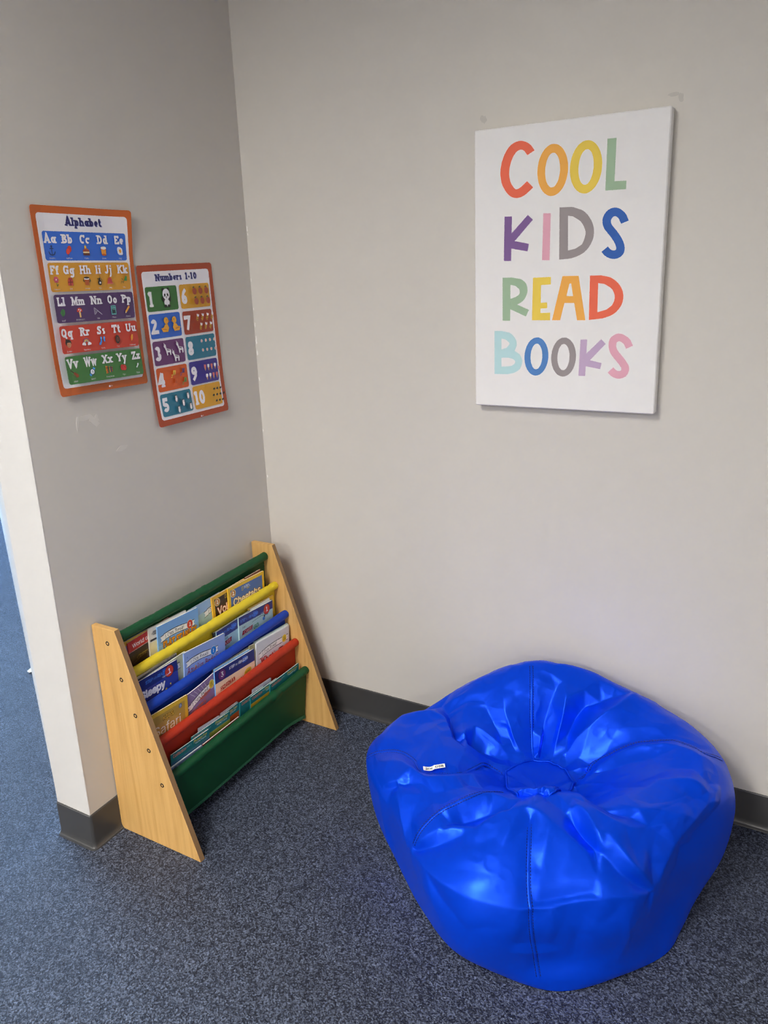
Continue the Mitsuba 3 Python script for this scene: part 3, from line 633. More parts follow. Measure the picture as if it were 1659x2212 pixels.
def draw_alphabet(P):
    W_ = lambda u: u * AW
    P.add(rrect(W_(.045), 1 - .958, W_(.956), 1 - .037, .02), WHITE)
    P.slab('Alphabet', W_(.506), 1 - .099, .044, (150, 160, 206), .25, width=W_(.37), gap=.02)
    P.slab('Alphabet', W_(.50), 1 - .097, .044, NAVY, .25, width=W_(.37), gap=.02)
    rows = [((.128, .278), (48, 104, 205), 'Aa Bb Cc Dd Ee', (.146, .309, .482, .666, .844), 'Anchor Balloon Cake Drum Egg'),
            ((.2895, .4405), (214, 152, 48), 'Ff Gg Hh Ii Jj Kk', (.137, .273, .44, .574, .683, .839), 'Flower Gift Honey Ink Jelly Kite'),
            ((.455, .605), (74, 48, 96), 'Ll Mm Nn Oo Pp', (.145, .314, .504, .677, .837), 'Leaf Mushroom Net Oven Pencil'),
            ((.621, .770), (194, 62, 46), 'Qq Rr Ss Tt Uu', (.148, .331, .504, .671, .84), 'Queen Rainbow Sock Tire Umbrella'),
            ((.785, .938), (58, 112, 56), 'Vv Ww Xx Yy Zz', (.15, .336, .522, .684, .851), 'Violin Watch Xylophone Yarn Zipper')]
    for (v0, v1), c, pairs, us, words in rows:
        P.add(rrect(W_(.078), 1 - v1, W_(.926), 1 - v0, .014), c)
        for pr, u, wd in zip(pairs.split(), us, words.split()):
            wmax = W_(.118) if len(us) == 6 else W_(.135)
            g, w = slab(pr, .047, .23, .02)
            x = W_(u)
            k = min(1.0, wmax / w)
            P.add(affinity.translate(affinity.scale(g, k, 1, origin=(0, 0)), x - w * k / 2, 1 - v0 - .061), WHITE)
            icon(P, wd.lower(), x + W_(.004), 1 - v0 - .098, .052)
            P.sans(wd, x, 1 - v0 - .142, .0085, (226, 224, 228), centre=True)
    paper_mark(P, W_(.495), 1 - .977, .016)


def draw_numbers(P):
    W_ = lambda u: u * AW
    P.add(rrect(W_(.048), 1 - .962, W_(.948), 1 - .038, .02), WHITE)
    for dx, dv, c in ((.006, .002, (150, 160, 206)), (0, 0, NAVY)):
        P.slab('Numbers', W_(.385 + dx), 1 - .097 - dv, .042, c, .25, width=W_(.35), gap=.02)
        P.slab('1-10', W_(.685 + dx), 1 - .097 - dv, .042, c, .25, width=W_(.165), gap=.02)
    cells = {1: (.066, .129, .470, .279, (50, 104, 50)), 2: (.065, .295, .470, .446, (44, 98, 196)), 3: (.067, .462, .476, .614, (98, 52, 104)), 4: (.068, .629, .478, .781, (206, 88, 36)), 5: (.070, .796, .483, .941, (38, 112, 138)),
             6: (.503, .128, .922, .280, (212, 156, 46)), 7: (.504, .298, .922, .446, (150, 54, 34)), 8: (.505, .461, .923, .612, (38, 112, 138)), 9: (.509, .626, .922, .779, (54, 44, 134)), 10: (.512, .789, .921, .943, (214, 156, 46))}
    box_ = {}
    for n, (u0, v0, u1, v1, c) in cells.items():
        P.add(rrect(W_(u0), 1 - v1, W_(u1), 1 - v0, .014), c)
        d, w = slab(str(n), .092, .26, -.04)
        uu = {10: .595}.get(n, u0 + .057)
        P.add(affinity.translate(affinity.scale(d, .86, 1, origin=(0, 0)), W_(uu) - w * .43, 1 - v1 + .029), WHITE)
        box_[n] = (u0, v0, u1, v1)

    def ic(n, kind, fu, fv, s, flip=1):
        u0, v0, u1, v1 = box_[n]
        icon(P, kind, W_(u0 + (u1 - u0) * fu), 1 - (v0 + (v1 - v0) * fv), s, flip)
    ic(1, 'panda', .62, .47, .112)
    ic(2, 'duck', .48, .47, .098); ic(2, 'duck', .80, .47, .098, -1)
    ic(3, 'llama', .43, .38, .078); ic(3, 'llama', .67, .68, .078); ic(3, 'llama', .83, .36, .078)
    for k, (a, b) in zip('yvog', ((.50, .34), (.80, .32), (.53, .70), (.83, .72))):
        ic(4, 'kite_' + k, a, b, .056)
    for a, b in ((.46, .28), (.85, .26), (.66, .53), (.48, .78), (.87, .75)):
        ic(5, 'penguin', a, b, .052)
    for i in range(6):
        ic(6, 'apple', (.42, .62, .82)[i % 3] + (.02 if i > 2 else 0), .28 if i < 3 else .70, .056)
    for i in range(7):
        ic(7, 'bee', (.40 + .165 * i) if i < 4 else (.47 + .165 * (i - 4)), .30 if i < 4 else .70, .048)
    for i in range(8):
        ic(8, 'lolly', .42 + .145 * (i % 4), .28 if i < 4 else .68, .04)
    for i in range(9):
        ic(9, 'cone_p' if i in (0, 2, 4, 7, 8) else 'cone_w', (.40 + .115 * i) if i < 4 else (.88 if i == 4 else .42 + .115 * (i - 5)), .30 if i < 4 else (.46 if i == 4 else .70), .05)
    for i, (a, b) in enumerate([(.52, .22), (.63, .22), (.74, .22), (.46, .48), (.58, .48), (.70, .48), (.82, .48), (.52, .74), (.63, .74), (.74, .74)]):
        ic(10, 'ant', a + .08, b, .026)
    paper_mark(P, W_(.495), 1 - .979, .016)


sheet('poster', [(-.7524, 1.5831), (-.4650, 1.5752), (-.4722, 1.1556), (-.7482, 1.1655)], (190, 92, 36),
      lambda u, v: 0.0015 + 0.010 * np.clip((u - .7) / .3, 0, 1) ** 2 * np.clip(1 - v * 4, 0, 1) + 0.006 * np.clip((v - .75) / .25, 0, 1) ** 2 + 0.0025 * np.clip((.12 - u) / .12, 0, 1),
      'orange-bordered alphabet poster, the larger and higher of the two posters on the partition wall', draw_alphabet)
sheet('poster', [(-.4604, 1.4459), (-.1754, 1.4445), (-.1650, 1.0275), (-.4500, 1.0325)], (160, 64, 34),
      lambda u, v: 0.0015 + 0.007 * np.clip((v - .7) / .3, 0, 1) ** 2,
      'rust-bordered number poster from one to ten, nearer the room corner', draw_numbers)

# ------------------------------------------------------------------ sling bookshelf
RO, RANG, RW, RTH = np.array([0.0030, -0.7559]), -0.0053, 0.6597, 0.0156
CA, SA = math.cos(RANG), math.sin(RANG)


def rack(d, w, z):
    """Bookshelf coordinates: d away from the partition wall, w along it, z up."""
    d, w, z = np.broadcast_arrays(np.asarray(d, float), w, z)
    return np.stack([RO[0] + d * CA - w * SA, RO[1] + d * SA + w * CA, z], -1)


RT = np.array([[CA, -SA, 0, RO[0]], [SA, CA, 0, RO[1]], [0, 0, 1, 0], [0, 0, 0, 1.0]])
shelf = thing('sling_bookshelf', 'light wood sling bookshelf with green, yellow, blue and red fabric slings', 'bookshelf')


def panel(w0):
    side = Polygon([(0.0, 0.0), (0.278, 0.0), (0.0799, 0.5969), (0.0, 0.5969)])
    e = 0.0008
    # faces with a thin eased edge
    rings = [(side.buffer(-e), 0.0), (side, e), (side, RTH - e), (side.buffer(-e), RTH)]
    V = np.vstack([np.c_[np.array(g.exterior.coords)[:4][:, 0], np.full(4, w0 + o), np.array(g.exterior.coords)[:4][:, 1]] for g, o in
                   [(Polygon([(e, e), (0.278 - 1.6 * e, e), (0.0799 - .8 * e, 0.5969 - e), (e, 0.5969 - e)]), 0.0), (side, e), (side, RTH - e), (Polygon([(e, e), (0.278 - 1.6 * e, e), (0.0799 - .8 * e, 0.5969 - e), (e, 0.5969 - e)]), RTH)]])
    return trimesh.convex.convex_hull(rack(V[:, 0], V[:, 1], V[:, 2]))


def edge_band(w0):
    """The darker veneer strip glued on the sloping front edge."""
    a, b = np.array([0.278, 0.0005]), np.array([0.0799, 0.5965])
    n = np.array([0.949, 0.315]) * 0.0006
    pts = []
    for q in (a, b):
        for o in (q - n * .5, q + n):
            for w in (w0 + .0006, w0 + RTH - .0006):
                pts.append((o[0], w, max(o[1], 0.0)))
    pts = np.array(pts)
    return trimesh.convex.convex_hull(rack(pts[:, 0], pts[:, 1], pts[:, 2]))


BOLTS = [(.0500, .5573), (.0816, .4650), (.1138, .3730), (.1450, .2825), (.1760, .1915)]


def bolt(d, z):
    prof = [(0, -.0006), (.0032, -.0006), (.0032, .0005), (.0054, .0006), (.0064, -.0002), (.0064, -.002), (0, -.002)]
    m = trimesh.creation.revolve(np.array(prof)[::-1], sections=20)
    # revolve axis z -> -w (facing out of the near panel)
    v = m.vertices
    m = trimesh.Trimesh(rack(d + v[:, 0], -v[:, 2] + 0.0, z + v[:, 1]), m.faces, process=False)
    m.fix_normals()
    return m


for w0 in (0.0, RW - RTH):
    pk = put('side_panel', panel(w0), 'mat_wood', shelf, label='light wood-grain side panel')
    put('edge_strip', edge_band(w0), 'mat_wood_edge', pk, label='darker veneer strip on the sloping edge')
    if w0 == 0.0:
        for d, z in BOLTS:
            put('bolt', bolt(d, z), 'mat_bolt', pk, label='dark bolt head')


def cloth(c, rough=0.5):
    def weave(p, n, uv):
        return 0.5 + 0.25 * dr.sin(p.y * 5200) + 0.25 * dr.sin((p.z + p.x) * 5200)
    return {'type': 'twosided', 'bsdf': {'type': 'principled', 'base_color': rgb(c), 'roughness': rough, 'specular': 0.25, 'sheen': 0.3, 'sheen_tint': 1.0}}


scene['mat_sling_green'] = cloth((0.004, 0.060, 0.021))
scene['mat_sling_yellow'] = cloth((0.72, 0.56, 0.030))
scene['mat_sling_blue'] = cloth((0.008, 0.045, 0.36))
scene['mat_sling_red'] = cloth((0.40, 0.028, 0.010))
WA, WB = RTH + 0.0008, RW - RTH - 0.0008


scene['mat_hem'] = cloth((0.020, 0.115, 0.055), .6)
scene['mat_hem_thread'] = cloth((0.055, 0.17, 0.10), .6)


def common_tube(pts, r, sides=5):
    p = np.asarray(pts, float)
    t = np.gradient(p, axis=0); t /= np.linalg.norm(t, axis=1, keepdims=True) + 1e-12
    a = np.cross(t, np.where(np.abs(t[:, 2:]) < .9, [0, 0, 1.0], [1.0, 0, 0])); a /= np.linalg.norm(a, axis=1, keepdims=True) + 1e-12
    b = np.cross(t, a); ang = np.arange(sides) * 2 * np.pi / sides
    V = (p[:, None] + r * (np.cos(ang)[None, :, None] * a[:, None] + np.sin(ang)[None, :, None] * b[:, None])).reshape(-1, 3)
    F = []
    for i in range(len(p) - 1):
        for j in range(sides):
            j2 = (j + 1) % sides
            F += [(i * sides + j, i * sides + j2, (i + 1) * sides + j2), (i * sides + j, (i + 1) * sides + j2, (i + 1) * sides + j)]
    for base, o in ((0, -1), ((len(p) - 1) * sides, 1)):
        F += [(base, base + j, base + j + 1)[::o] for j in range(1, sides - 1)]
    return trimesh.Trimesh(V, np.array(F), process=False)


def sling(i, drop, colour, label, seed):
    """A rod sleeve with the cloth hanging from it, lofted along the shelf."""
    D, Z = BOLTS[i]
    r = 0.0128
    a = np.radians(np.linspace(250, -75, 22))
    ring = np.c_[r * np.cos(a), r * np.sin(a)]
    front = i == 4
    if front:
        zb = 0.036 - Z
        hang = [(.001, -.022), (-.001, -.05), (-.005, -.09), (-.009, -.12), (-.0125, zb + .0125), (-.0128, zb + .0065), (-.0130, zb + .001), (-.0145, zb - .0005), (-.0165, zb + .003), (-.0160, zb + .012), (-.0135, -.12), (-.0095, -.09), (-.006, -.05), (-.006, -.02)]
    else:
        zb = drop - Z
        hang = [(-.004, -.016), (-.005, -.03), (-.0055, -.06), (-.0055, -.10), (-.005, zb + .006), (-.008, zb), (-.024, zb - .003), (-.030, zb + .004), (-.030, zb + .008), (-.024, zb), (-.0095, zb + .003), (-.0075, zb + .008), (-.0075, -.10), (-.0075, -.05), (-.007, -.016)]
    prof = np.vstack([ring, hang])
    m = len(prof)
    ws = np.concatenate([[0], np.linspace(0.004, 1 - 0.004, 90), [1]]) * (WB - WA) + WA
    n = len(ws)
    rng = np.random.RandomState(seed)
    V = np.zeros((n, m, 3))
    hz = np.clip((-prof[:, 1] - .012) / .03, 0, 1)
    for k, w in enumerate(ws):
        s = (w - WA) / (WB - WA)
        p = np.stack([prof[:, 0], np.full(m, w), prof[:, 1]], -1)
        pin = 0.011 * math.exp(-((WB - w) / .02)) + 0.0
        pin2 = 0.011 * math.exp(-((w - WA) / .02))
        drop_t = np.clip(-prof[:, 1] / (0.167 if front else .1), 0, 1)
        bow = np.sin(np.pi * np.clip(drop_t, 0, 1)) * .8 + .2 * drop_t
        p[:, 1] += hz * bow * (pin2 - pin) * (1.0 if front else .8)
        # sleeve slumps and puckers
        q = np.stack([np.full(m, w * 26 + seed * 7), prof[:, 0] * 60, prof[:, 1] * 22], -1)
        wr = meshkit.fbm(q, 3, seed) - .5
        d = p[:, [0, 2]] / (np.linalg.norm(p[:, [0, 2]], axis=1, keepdims=True) + 1e-6)
        sleeve = np.clip(1 - hz, 0, 1)
        amp = sleeve * .0030 + (1 - sleeve) * .0012
        p[:, 0] += d[:, 0] * wr * amp * (1 if True else 0)
        p[:, 2] += d[:, 1] * wr * amp * sleeve
        # a few sharp puckers across the sleeve
        for c in PUCK[i]:
            dd = (w - c[0] - (prof[:, 1]) * c[2]) / .006
            p[:, 0] += d[:, 0] * sleeve * c[1] * np.exp(-dd ** 2)
            p[:, 2] += d[:, 1] * sleeve * c[1] * np.exp(-dd ** 2)
        if not front:
            p[:, 2] -= .0020 * math.sin(math.pi * s) * (1 - sleeve * .0)
        else:
            p[:, 2] -= hz * drop_t ** 2 * (.026 * np.clip((s - .80) / .2, 0, 1) ** 1.5 - .004 * np.clip((.2 - s) / .2, 0, 1))
            p[:, 0] += (1 - sleeve) * (.004 * np.sin(np.pi * drop_t) * math.sin(math.pi * s))
        if k in (0, n - 1):
            p[:, [0, 2]] = p[:, [0, 2]].mean(0) * 0 + p[:, [0, 2]] * 0.97
        V[k] = rack(D + p[:, 0], p[:, 1], Z + p[:, 2])
    F = []
    for k in range(n - 1):
        j = np.arange(m)
        j2 = (j + 1) % m
        F.append(np.c_[k * m + j, k * m + j2, (k + 1) * m + j2])
        F.append(np.c_[k * m + j, (k + 1) * m + j2, (k + 1) * m + j])
    cap = trimesh.creation.triangulate_polygon(Polygon(prof).buffer(0), engine='earcut')
    cv_, cf = cap
    from scipy.spatial import cKDTree
    idx = cKDTree(prof).query(cv_)[1]
    F.append(idx[cf]); F.append(idx[cf][:, ::-1] + (n - 1) * m)
    me = trimesh.Trimesh(V.reshape(-1, 3), np.vstack(F), process=False)
    me.fix_normals()
    k = put('sling', me, colour, shelf, smooth=50, label=label)
    if front:
        # the hem: a doubled band with a zigzag of thread along the bottom edge
        g = V[:, 22 + 4:22 + 7]
        out = np.array([CA, SA, -.1]) * .0005
        a = [np.stack([q[:, j] * (1 - u) + q[:, j + 1] * u for q in (g,)], 1)[:, 0] for j in (0, 1) for u in (0, .5)] + [g[:, 2]]
        G = np.stack(a, 1)
        rows = G.shape[1]
        wob = (meshkit.noise(np.stack([np.repeat(ws * 300, rows), np.tile(np.arange(rows) * 3.0, n), np.zeros(n * rows)], -1)) * .0012).reshape(n, rows, 1)
        hv = np.concatenate([(G + out * (1 + 0) + np.array([CA, SA, 0]) * wob).reshape(-1, 3), (G - out * .4).reshape(-1, 3)])
        hf = []
        for kk in range(n - 1):
            for j in range(rows - 1):
                q = kk * rows + j
                hf += [(q, q + 1, q + rows + 1), (q, q + rows + 1, q + rows)]
        hf = np.array(hf); N = n * rows
        hm = trimesh.Trimesh(hv, np.vstack([hf, hf[:, ::-1] + N]), process=False)
        put('hem', hm, 'mat_hem', k, smooth=True, label='paler stitched hem')
        z = []
        for q in range(3, int((WB - WA - .02) / .004)):
            w = WA + .006 + q * .004
            f_ = (w - WA) / (WB - WA) * (n - 1); i0 = min(int(f_), n - 2); fr_ = f_ - i0
            lo, hi = [G[i0, j] * (1 - fr_) + G[i0 + 1, j] * fr_ + out * 2.2 for j in ((rows - 2), 1)]
            z.append(hi if q % 2 else lo)
        tk = common_tube(z, .0005)
        put('stitching', tk, 'mat_hem_thread', k, label='zigzag stitches')
    return k


PUCK = {0: [(.16, -.0016, .5), (.33, -.0018, -.6), (.36, .0012, .3), (.55, -.0014, .4)], 1: [(.15, -.002, .9), (.19, -.002, -.7), (.32, -.0022, .6), (.36, .0015, -.4), (.46, -.0018, .8), (.57, -.002, -.9), (.61, -.0022, .4), (.24, -.002, .5)],
        2: [(.13, -.0014, .4), (.30, -.0016, .5), (.37, -.0012, -.3)], 3: [(.22, -.0014, .3), (.39, -.0016, -.3)], 4: [(.45, -.0026, .5), (.47, .0022, .4), (.50, -.002, -.5), (.12, -.0014, .4), (.27, -.0014, .4)]}
sling(0, 0.34, 'mat_sling_green', 'dark green sling at the top', 3)
sling(1, 0.325, 'mat_sling_yellow', 'yellow sling', 5)
sling(2, 0.222, 'mat_sling_blue', 'blue sling', 8)
sling(3, 0.130, 'mat_sling_red', 'red sling', 11)
fs = sling(4, 0.024, 'mat_sling_green', 'dark green sling at the bottom front', 14)
# bottom rods of the slings

# ------------------------------------------------------------------ picture books standing in the slings
CREAM, BLK = (238, 232, 214), (28, 26, 30)
BLUE_BAND, NIGHT = (26, 40, 112), (24, 34, 96)


def book(pocket, k, w0, w1, z0, z1, bottom, thick, base, draw, label, back=None, spine=None, lean=0.0, curve=0.0, group=None):
    """A thin book whose front cover faces the room. w0..w1 its width, z0 and z1 the heights of its top corners, k its place
    from the front of the pile in that pocket; cover print in metres from the top-left corner (x right, y up)."""
    d0 = BOLTS[pocket][0] + ((.0160 - k * .0039) if pocket == 3 else (.0168 - k * .0044))
    thick = min(thick, .0036) if pocket == 3 else thick
    lean = .05 if pocket == 3 else lean
    Wd = math.hypot(w1 - w0, z1 - z0); ang = math.atan2(z1 - z0, w1 - w0); ca, sa = math.cos(ang), math.sin(ang)
    Ht = min(z0, z1) - bottom
    t = thing('picture_book', label, 'book', group)

    def at(x, y, h):
        bend = curve * np.sin(np.pi * np.clip(x / Wd, 0, 1))
        return rack(d0 + h - lean * (-np.asarray(y)) + bend, w0 + x * ca - y * sa, z0 + x * sa + y * ca)
    P = Print()
    P.clip = sbox(0, -Ht, Wd, 0)
    P.level = 2
    P.add(P.clip, base, 0)
    draw(P, Wd, Ht)
    fm, fc = P.mesh(at, 0.00005, 0.007 if curve else 0.03)
    V, F, C, n = [], [], [], 0

    def slab_(x0, x1, y0, y1, h0, h1, c):
        nonlocal n
        xs = np.linspace(x0, x1, 7 if x1 - x0 > .02 else 2)
        pts, ff = [], []
        for x in xs:
            for y, h in ((y0, h0), (y1, h0), (y1, h1), (y0, h1)):
                pts.append((x, y, h))
        for i in range(len(xs) - 1):
            for j in range(4):
                a, b = i * 4 + j, i * 4 + (j + 1) % 4
                ff += [(a, b, b + 4), (a, b + 4, a + 4)]
        e = (len(xs) - 1) * 4
        ff += [(0, 2, 1), (0, 3, 2), (e, e + 1, e + 2), (e, e + 2, e + 3)]
        q = np.array(pts)
        v = at(q[:, 0], q[:, 1], q[:, 2])
        m = trimesh.Trimesh(v, ff, process=False); m.fix_normals()
        return m
    bc = lin(back or base); sc = lin(spine or base)
    for m, c in ((slab_(0, Wd, -Ht, 0, -.0004, .00002, lin(base)), None), (slab_(0, Wd, -Ht, 0, -thick, -thick + .0004, bc), bc), (slab_(0, .0006, -Ht, 0, -thick, 0, sc), sc)):
        c = lin(base) if c is None else c
        V.append(m.vertices); F.append(m.faces + n); C.append(np.tile(c, (len(m.vertices), 1))); n += len(m.vertices)
    k_ = put('cover', trimesh.Trimesh(np.vstack(V), np.vstack(F), process=False), 'mat_print', t, color=np.vstack(C))
    put('print', fm, 'mat_print', k_, color=fc, label='printed front')
    put('pages', slab_(.0007, Wd - .0012, -Ht + .001, -.0006, -thick + .00045, -.00045, None), 'mat_paper', t, label='white page block')
    return t


# cover furniture shared by series of books
def banner(P, x0, x1, y, c_seal, num, seal_txt=WHITE, words='I Can Read!', small=False, dy=0.0):
    """White ribbon with the series words and a round seal at its right end."""
    n = 16
    xs = np.linspace(x0, x1, n)
    cy = y + .0028 * np.sin((xs - x0) / (x1 - x0) * np.pi * 1.15) + dy * (xs - x0) / (x1 - x0)
    for g, o, c in ((1.25, .0006, (40, 44, 60)), (1.0, 0, (238, 238, 236))):
        h = .0074 * g
        P.add(Polygon([(x0 - .013 - o, cy[0] + h - .004), (x0 - .009 + o, cy[0] - .004), (x0 - .013 - o, cy[0] - h - .004), (x0 + .004, cy[0] - h - .001), (x0 + .004, cy[0] + h - .001)]), c)
        P.add(Polygon([(x1 + .026 + o, cy[-1] + h), (x1 + .022, cy[-1]), (x1 + .026 + o, cy[-1] - h), (x1 + .008, cy[-1] - h), (x1 + .008, cy[-1] + h)]), c)
        P.add(Polygon(np.vstack([np.c_[xs, cy + h], np.c_[xs, cy - h][::-1]])), c)
    g, w = slab(words, .0092, .12, .03)
    k = (x1 - x0 - .012) / w
    g = affinity.scale(g, min(k, 1.1), 1, origin=(0, 0))
    parts = [affinity.translate(q, x0 + .004, float(np.interp(x0 + .004 + q.centroid.x, xs, cy)) - .0044) for q in polys(g)]
    P.add(shapely.union_all(parts), BLK)
    cx, cyy = x1 + .006, cy[-1] + .001
    P.add(ellipse(cx, cyy, .0122, .0132), (236, 238, 240)); P.add(ellipse(cx, cyy, .0112, .0122), c_seal)
    if len(num) == 1:
        P.slab(num, cx, cyy - .0055, .011, seal_txt, .17)
    else:
        a, b = num.split()
        P.sans(a, cx, cyy + .0012, .0042, seal_txt, True, centre=True); P.sans(b, cx, cyy - .0052, .0042, seal_txt, True, centre=True)


def step_band(P, Wd, num, c_seal, seal_left=False, h=.030, words_x=None, bright=(70, 130, 226), num_c=WHITE):
    """Dark blue band across the top with STEP INTO READING and a round number seal."""
    P.add(sbox(0, -h, Wd, 0), BLUE_BAND)
    sx = .030 if seal_left else Wd - .031
    tx = (.052 if seal_left else .012) if words_x is None else words_x
    a = Polygon([(tx + .062, -.005), (tx + .078, -.005), (tx + .086, -.014), (tx + .078, -.023), (tx + .062, -.023)])
    P.add(a, (40, 84, 180))
    P.sans('STEP', tx, -.0185, .0085, bright, True, .15, width=.026)
    P.sans('INTO', tx + .028, -.0185, .0060, bright, False, .15, width=.012)
    P.sans('READING', tx + .042, -.0185, .0085, bright, True, .15, width=.044)
    P.add(ellipse(sx, -.0185, .0165, .0165), tuple(int(v * .55) for v in c_seal)); P.add(ellipse(sx, -.0185, .0148, .0148), c_seal)
    P.sans(num, sx, -.0255, .0142, num_c, True, centre=True)


def field_frame(P, Wd, Ht, inner, num, title, tc, halo=(120, 44, 24), logo=True, seal=(176, 116, 52)):
    """Yellow-framed nature reader."""
    b = .0105
    P.add(sbox(b, -Ht, Wd - b, -b), inner)
    P.add(ellipse(.0225, -.0225, .0118, .0118), (236, 222, 170)); P.add(ellipse(.0225, -.0225, .0102, .0102), seal)
    P.slab(num, .0225, -.0282, .0118, (244, 238, 224), .2, serif=False)
    if logo:
        P.add(sbox(.062, -.0275, .0695, -.0155).difference(sbox(.0634, -.0261, .0681, -.0169)), (214, 190, 90))
        P.sans('NATIONAL', .073, -.0195, .0042, (222, 226, 236), True, width=.026)
        P.sans('GEOGRAPHIC', .073, -.0246, .0042, (222, 226, 236), True, width=.030)
        P.sans('KIDS', .085, -.0292, .0036, (230, 200, 80), True, width=.013)
    for o, c in ((.0011, halo), (0, tc)):
        v, f = sans(title, .0215, True)
        g = shapely.union_all([Polygon(v[q]) for q in f if abs(Polygon(v[q]).area) > 0]).buffer(.0004 + o)
        P.add(affinity.translate(g, .019, -.062), c)


S1, S2, S3, S4 = 'books in the top sling', 'books in the second sling', 'books in the third sling', 'books in the front sling'
# --- top pocket
b1 = 0.341


def d_cheetah(P, W, H):
    field_frame(P, W, H, (70, 104, 164), '2', 'Cheetahs', (240, 226, 196))


def d_volcano(P, W, H):
    field_frame(P, W, H, (44, 26, 20), '2', 'Volcanoes', (244, 226, 210), (176, 48, 26), logo=False)
    P.add(sbox(.056, -.024, .0625, -.013).difference(sbox(.0574, -.0226, .0611, -.0144)), (206, 170, 60))
    rs = random.Random(4)
    for _ in range(40):
        P.add(ellipse(rs.uniform(.036, .14), rs.uniform(-.06, -.013), .0006, .0008), (170, 90, 50))


def d_ican_light(P, W, H):
    P.add(sbox(0, -H, W, -.030), (166, 196, 204)); banner(P, .080, .140, -.036, (186, 60, 50), '2'); P.add(ellipse(.112, -.054, .006, .007), (184, 60, 52)); P.add(ellipse(.123, -.058, .006, .007), (196, 70, 60))


def d_flat(P, W, H):
    P.add(sbox(0, -H, W, -.055), (150, 190, 226)); banner(P, .022, .116, -.036, (186, 52, 44), '2')
    for o, c in ((.0010, (120, 60, 20)), (0, (226, 150, 50))):
        g, w = slab('FLAT STANLEY', .0175, .24, .02, serif=False)
        g = affinity.scale(g, .132 / w, 1, origin=(0, 0)).buffer(o)
        P.add(affinity.translate(g, .016, -.066), c)


def d_cream(P, W, H):
    P.add(sbox(0, -H, W, -.040), (240, 228, 178)); P.add(sbox(.004, -.038, .055, -.0325), (40, 38, 42))
    for i in range(9):
        P.add(sbox(.014 + .0016 * i, -.023, .0146 + .0016 * i + .0003 * (i % 3), -.011), (60, 58, 62))
    P.sans('v', .009, -.020, .006, (120, 116, 120))


def d_world(P, W, H):
    P.add(sbox(0, -H, W, -.030), (52, 34, 22)); P.add(sbox(0, -.030, W, -.0288), (214, 190, 180))
    P.sans('World of Reading', .014, -.0215, .0115, (236, 226, 222), True, width=.118)
    for k in range(4):
        P.add(LineString(arc(.035 + .009 * k, -.058, .012, .010, 20, 160)).buffer(.0006), (150, 120, 50))
    P.add(LineString([(.01, -.062), (.06, -.050), (.12, -.060)]).buffer(.001), (96, 70, 34))


def d_lilac(P, W, H):
    P.add(sbox(0, -.0125, W, 0), (206, 170, 52)); rs = random.Random(2)
    for _ in range(14):
        P.add(ellipse(rs.uniform(.01, .05), rs.uniform(-.075, -.05), .004, .003, rs.uniform(0, 180)), (176, 164, 190))


def d_plain(c=None, strip=None):
    def f(P, W, H):
        if strip:
            P.add(sbox(0, -strip[0], W, 0), strip[1])
    return f


book(0, 3.8, .0365, .150, .537, .536, b1, .0035, (140, 128, 164), d_lilac, 'lilac book with a yellow band, leftmost in the top sling and mostly hidden')
book(0, 3, .0575, .210, .5310, .5375, b1, .0040, (184, 50, 42), d_world, 'red-topped book lettered World of R at the left of the top sling')
book(0, 2, .1275, .270, .5400, .5340, b1, .0040, (226, 222, 210), d_cream, 'cream book with a barcode, between the red-topped and the pale blue book')
book(0, 1, .1545, .3120, .5345, .5250, b1, .0042, (116, 166, 220), d_flat, 'pale blue book with a ribbon, red number two seal and orange letters FLAT STANLEY', back=(226, 226, 226))
book(0, 2, .2720, .4150, .5275, .5290, b1, .0042, (146, 182, 220), d_ican_light, 'light blue book with the ribbon words I Can, left of the volcano book')
book(0, 1, .3705, .5220, .5290, .5305, b1, .0040, (222, 170, 46), d_volcano, 'yellow-framed dark book about volcanoes with a brown number two seal')
book(0, 1, .5240, .6000, .5320, .5318, b1, .0030, (96, 44, 28), d_plain(strip=(.0016, (206, 164, 110))), 'dark brown book of which only a top edge shows behind the cheetah book')
book(0, 0, .4385, .6105, .5310, .5235, b1, .0040, (226, 184, 52), d_cheetah, 'yellow-framed blue book titled Cheetahs at the right of the top sling')
# --- second pocket
b2 = 0.239


def d_sleepy(P, W, H):
    P.add(sbox(0, -H, W, 0), (58, 62, 140)); P.add(sbox(.06, -H, W, -.03), (44, 60, 150)); step_band(P, W, '1', (190, 58, 46), words_x=.024)
    P.sans('Ready to Read', .083, -.0275, .0048, (214, 220, 236), False, .1, width=.024)
    for s_, y in (('Sleepy', -.0535), ('Dog', -.081)):
        v, f = sans(s_, .0195, True)
        g = shapely.union_all([Polygon(v[q]) for q in f if abs(Polygon(v[q]).area) > 0])
        P.add(affinity.translate(g.buffer(.0024), .004, y), (30, 36, 96)); P.add(affinity.translate(g.buffer(.0012), .004, y), (240, 240, 244))
    for sx, sy, r in ((.093, -.063, .0052), (.110, -.055, .0040), (.079, -.073, .003), (.113, -.064, .0018)):
        P.add(Polygon([(sx + (r if i % 2 == 0 else r * .45) * math.cos(math.pi / 2 + i * math.pi / 5), sy + (r if i % 2 == 0 else r * .45) * math.sin(math.pi / 2 + i * math.pi / 5)) for i in range(10)]), (232, 200, 90))


def d_green(P, W, H):
    banner(P, .020, .118, -.026, (38, 116, 190), '1')


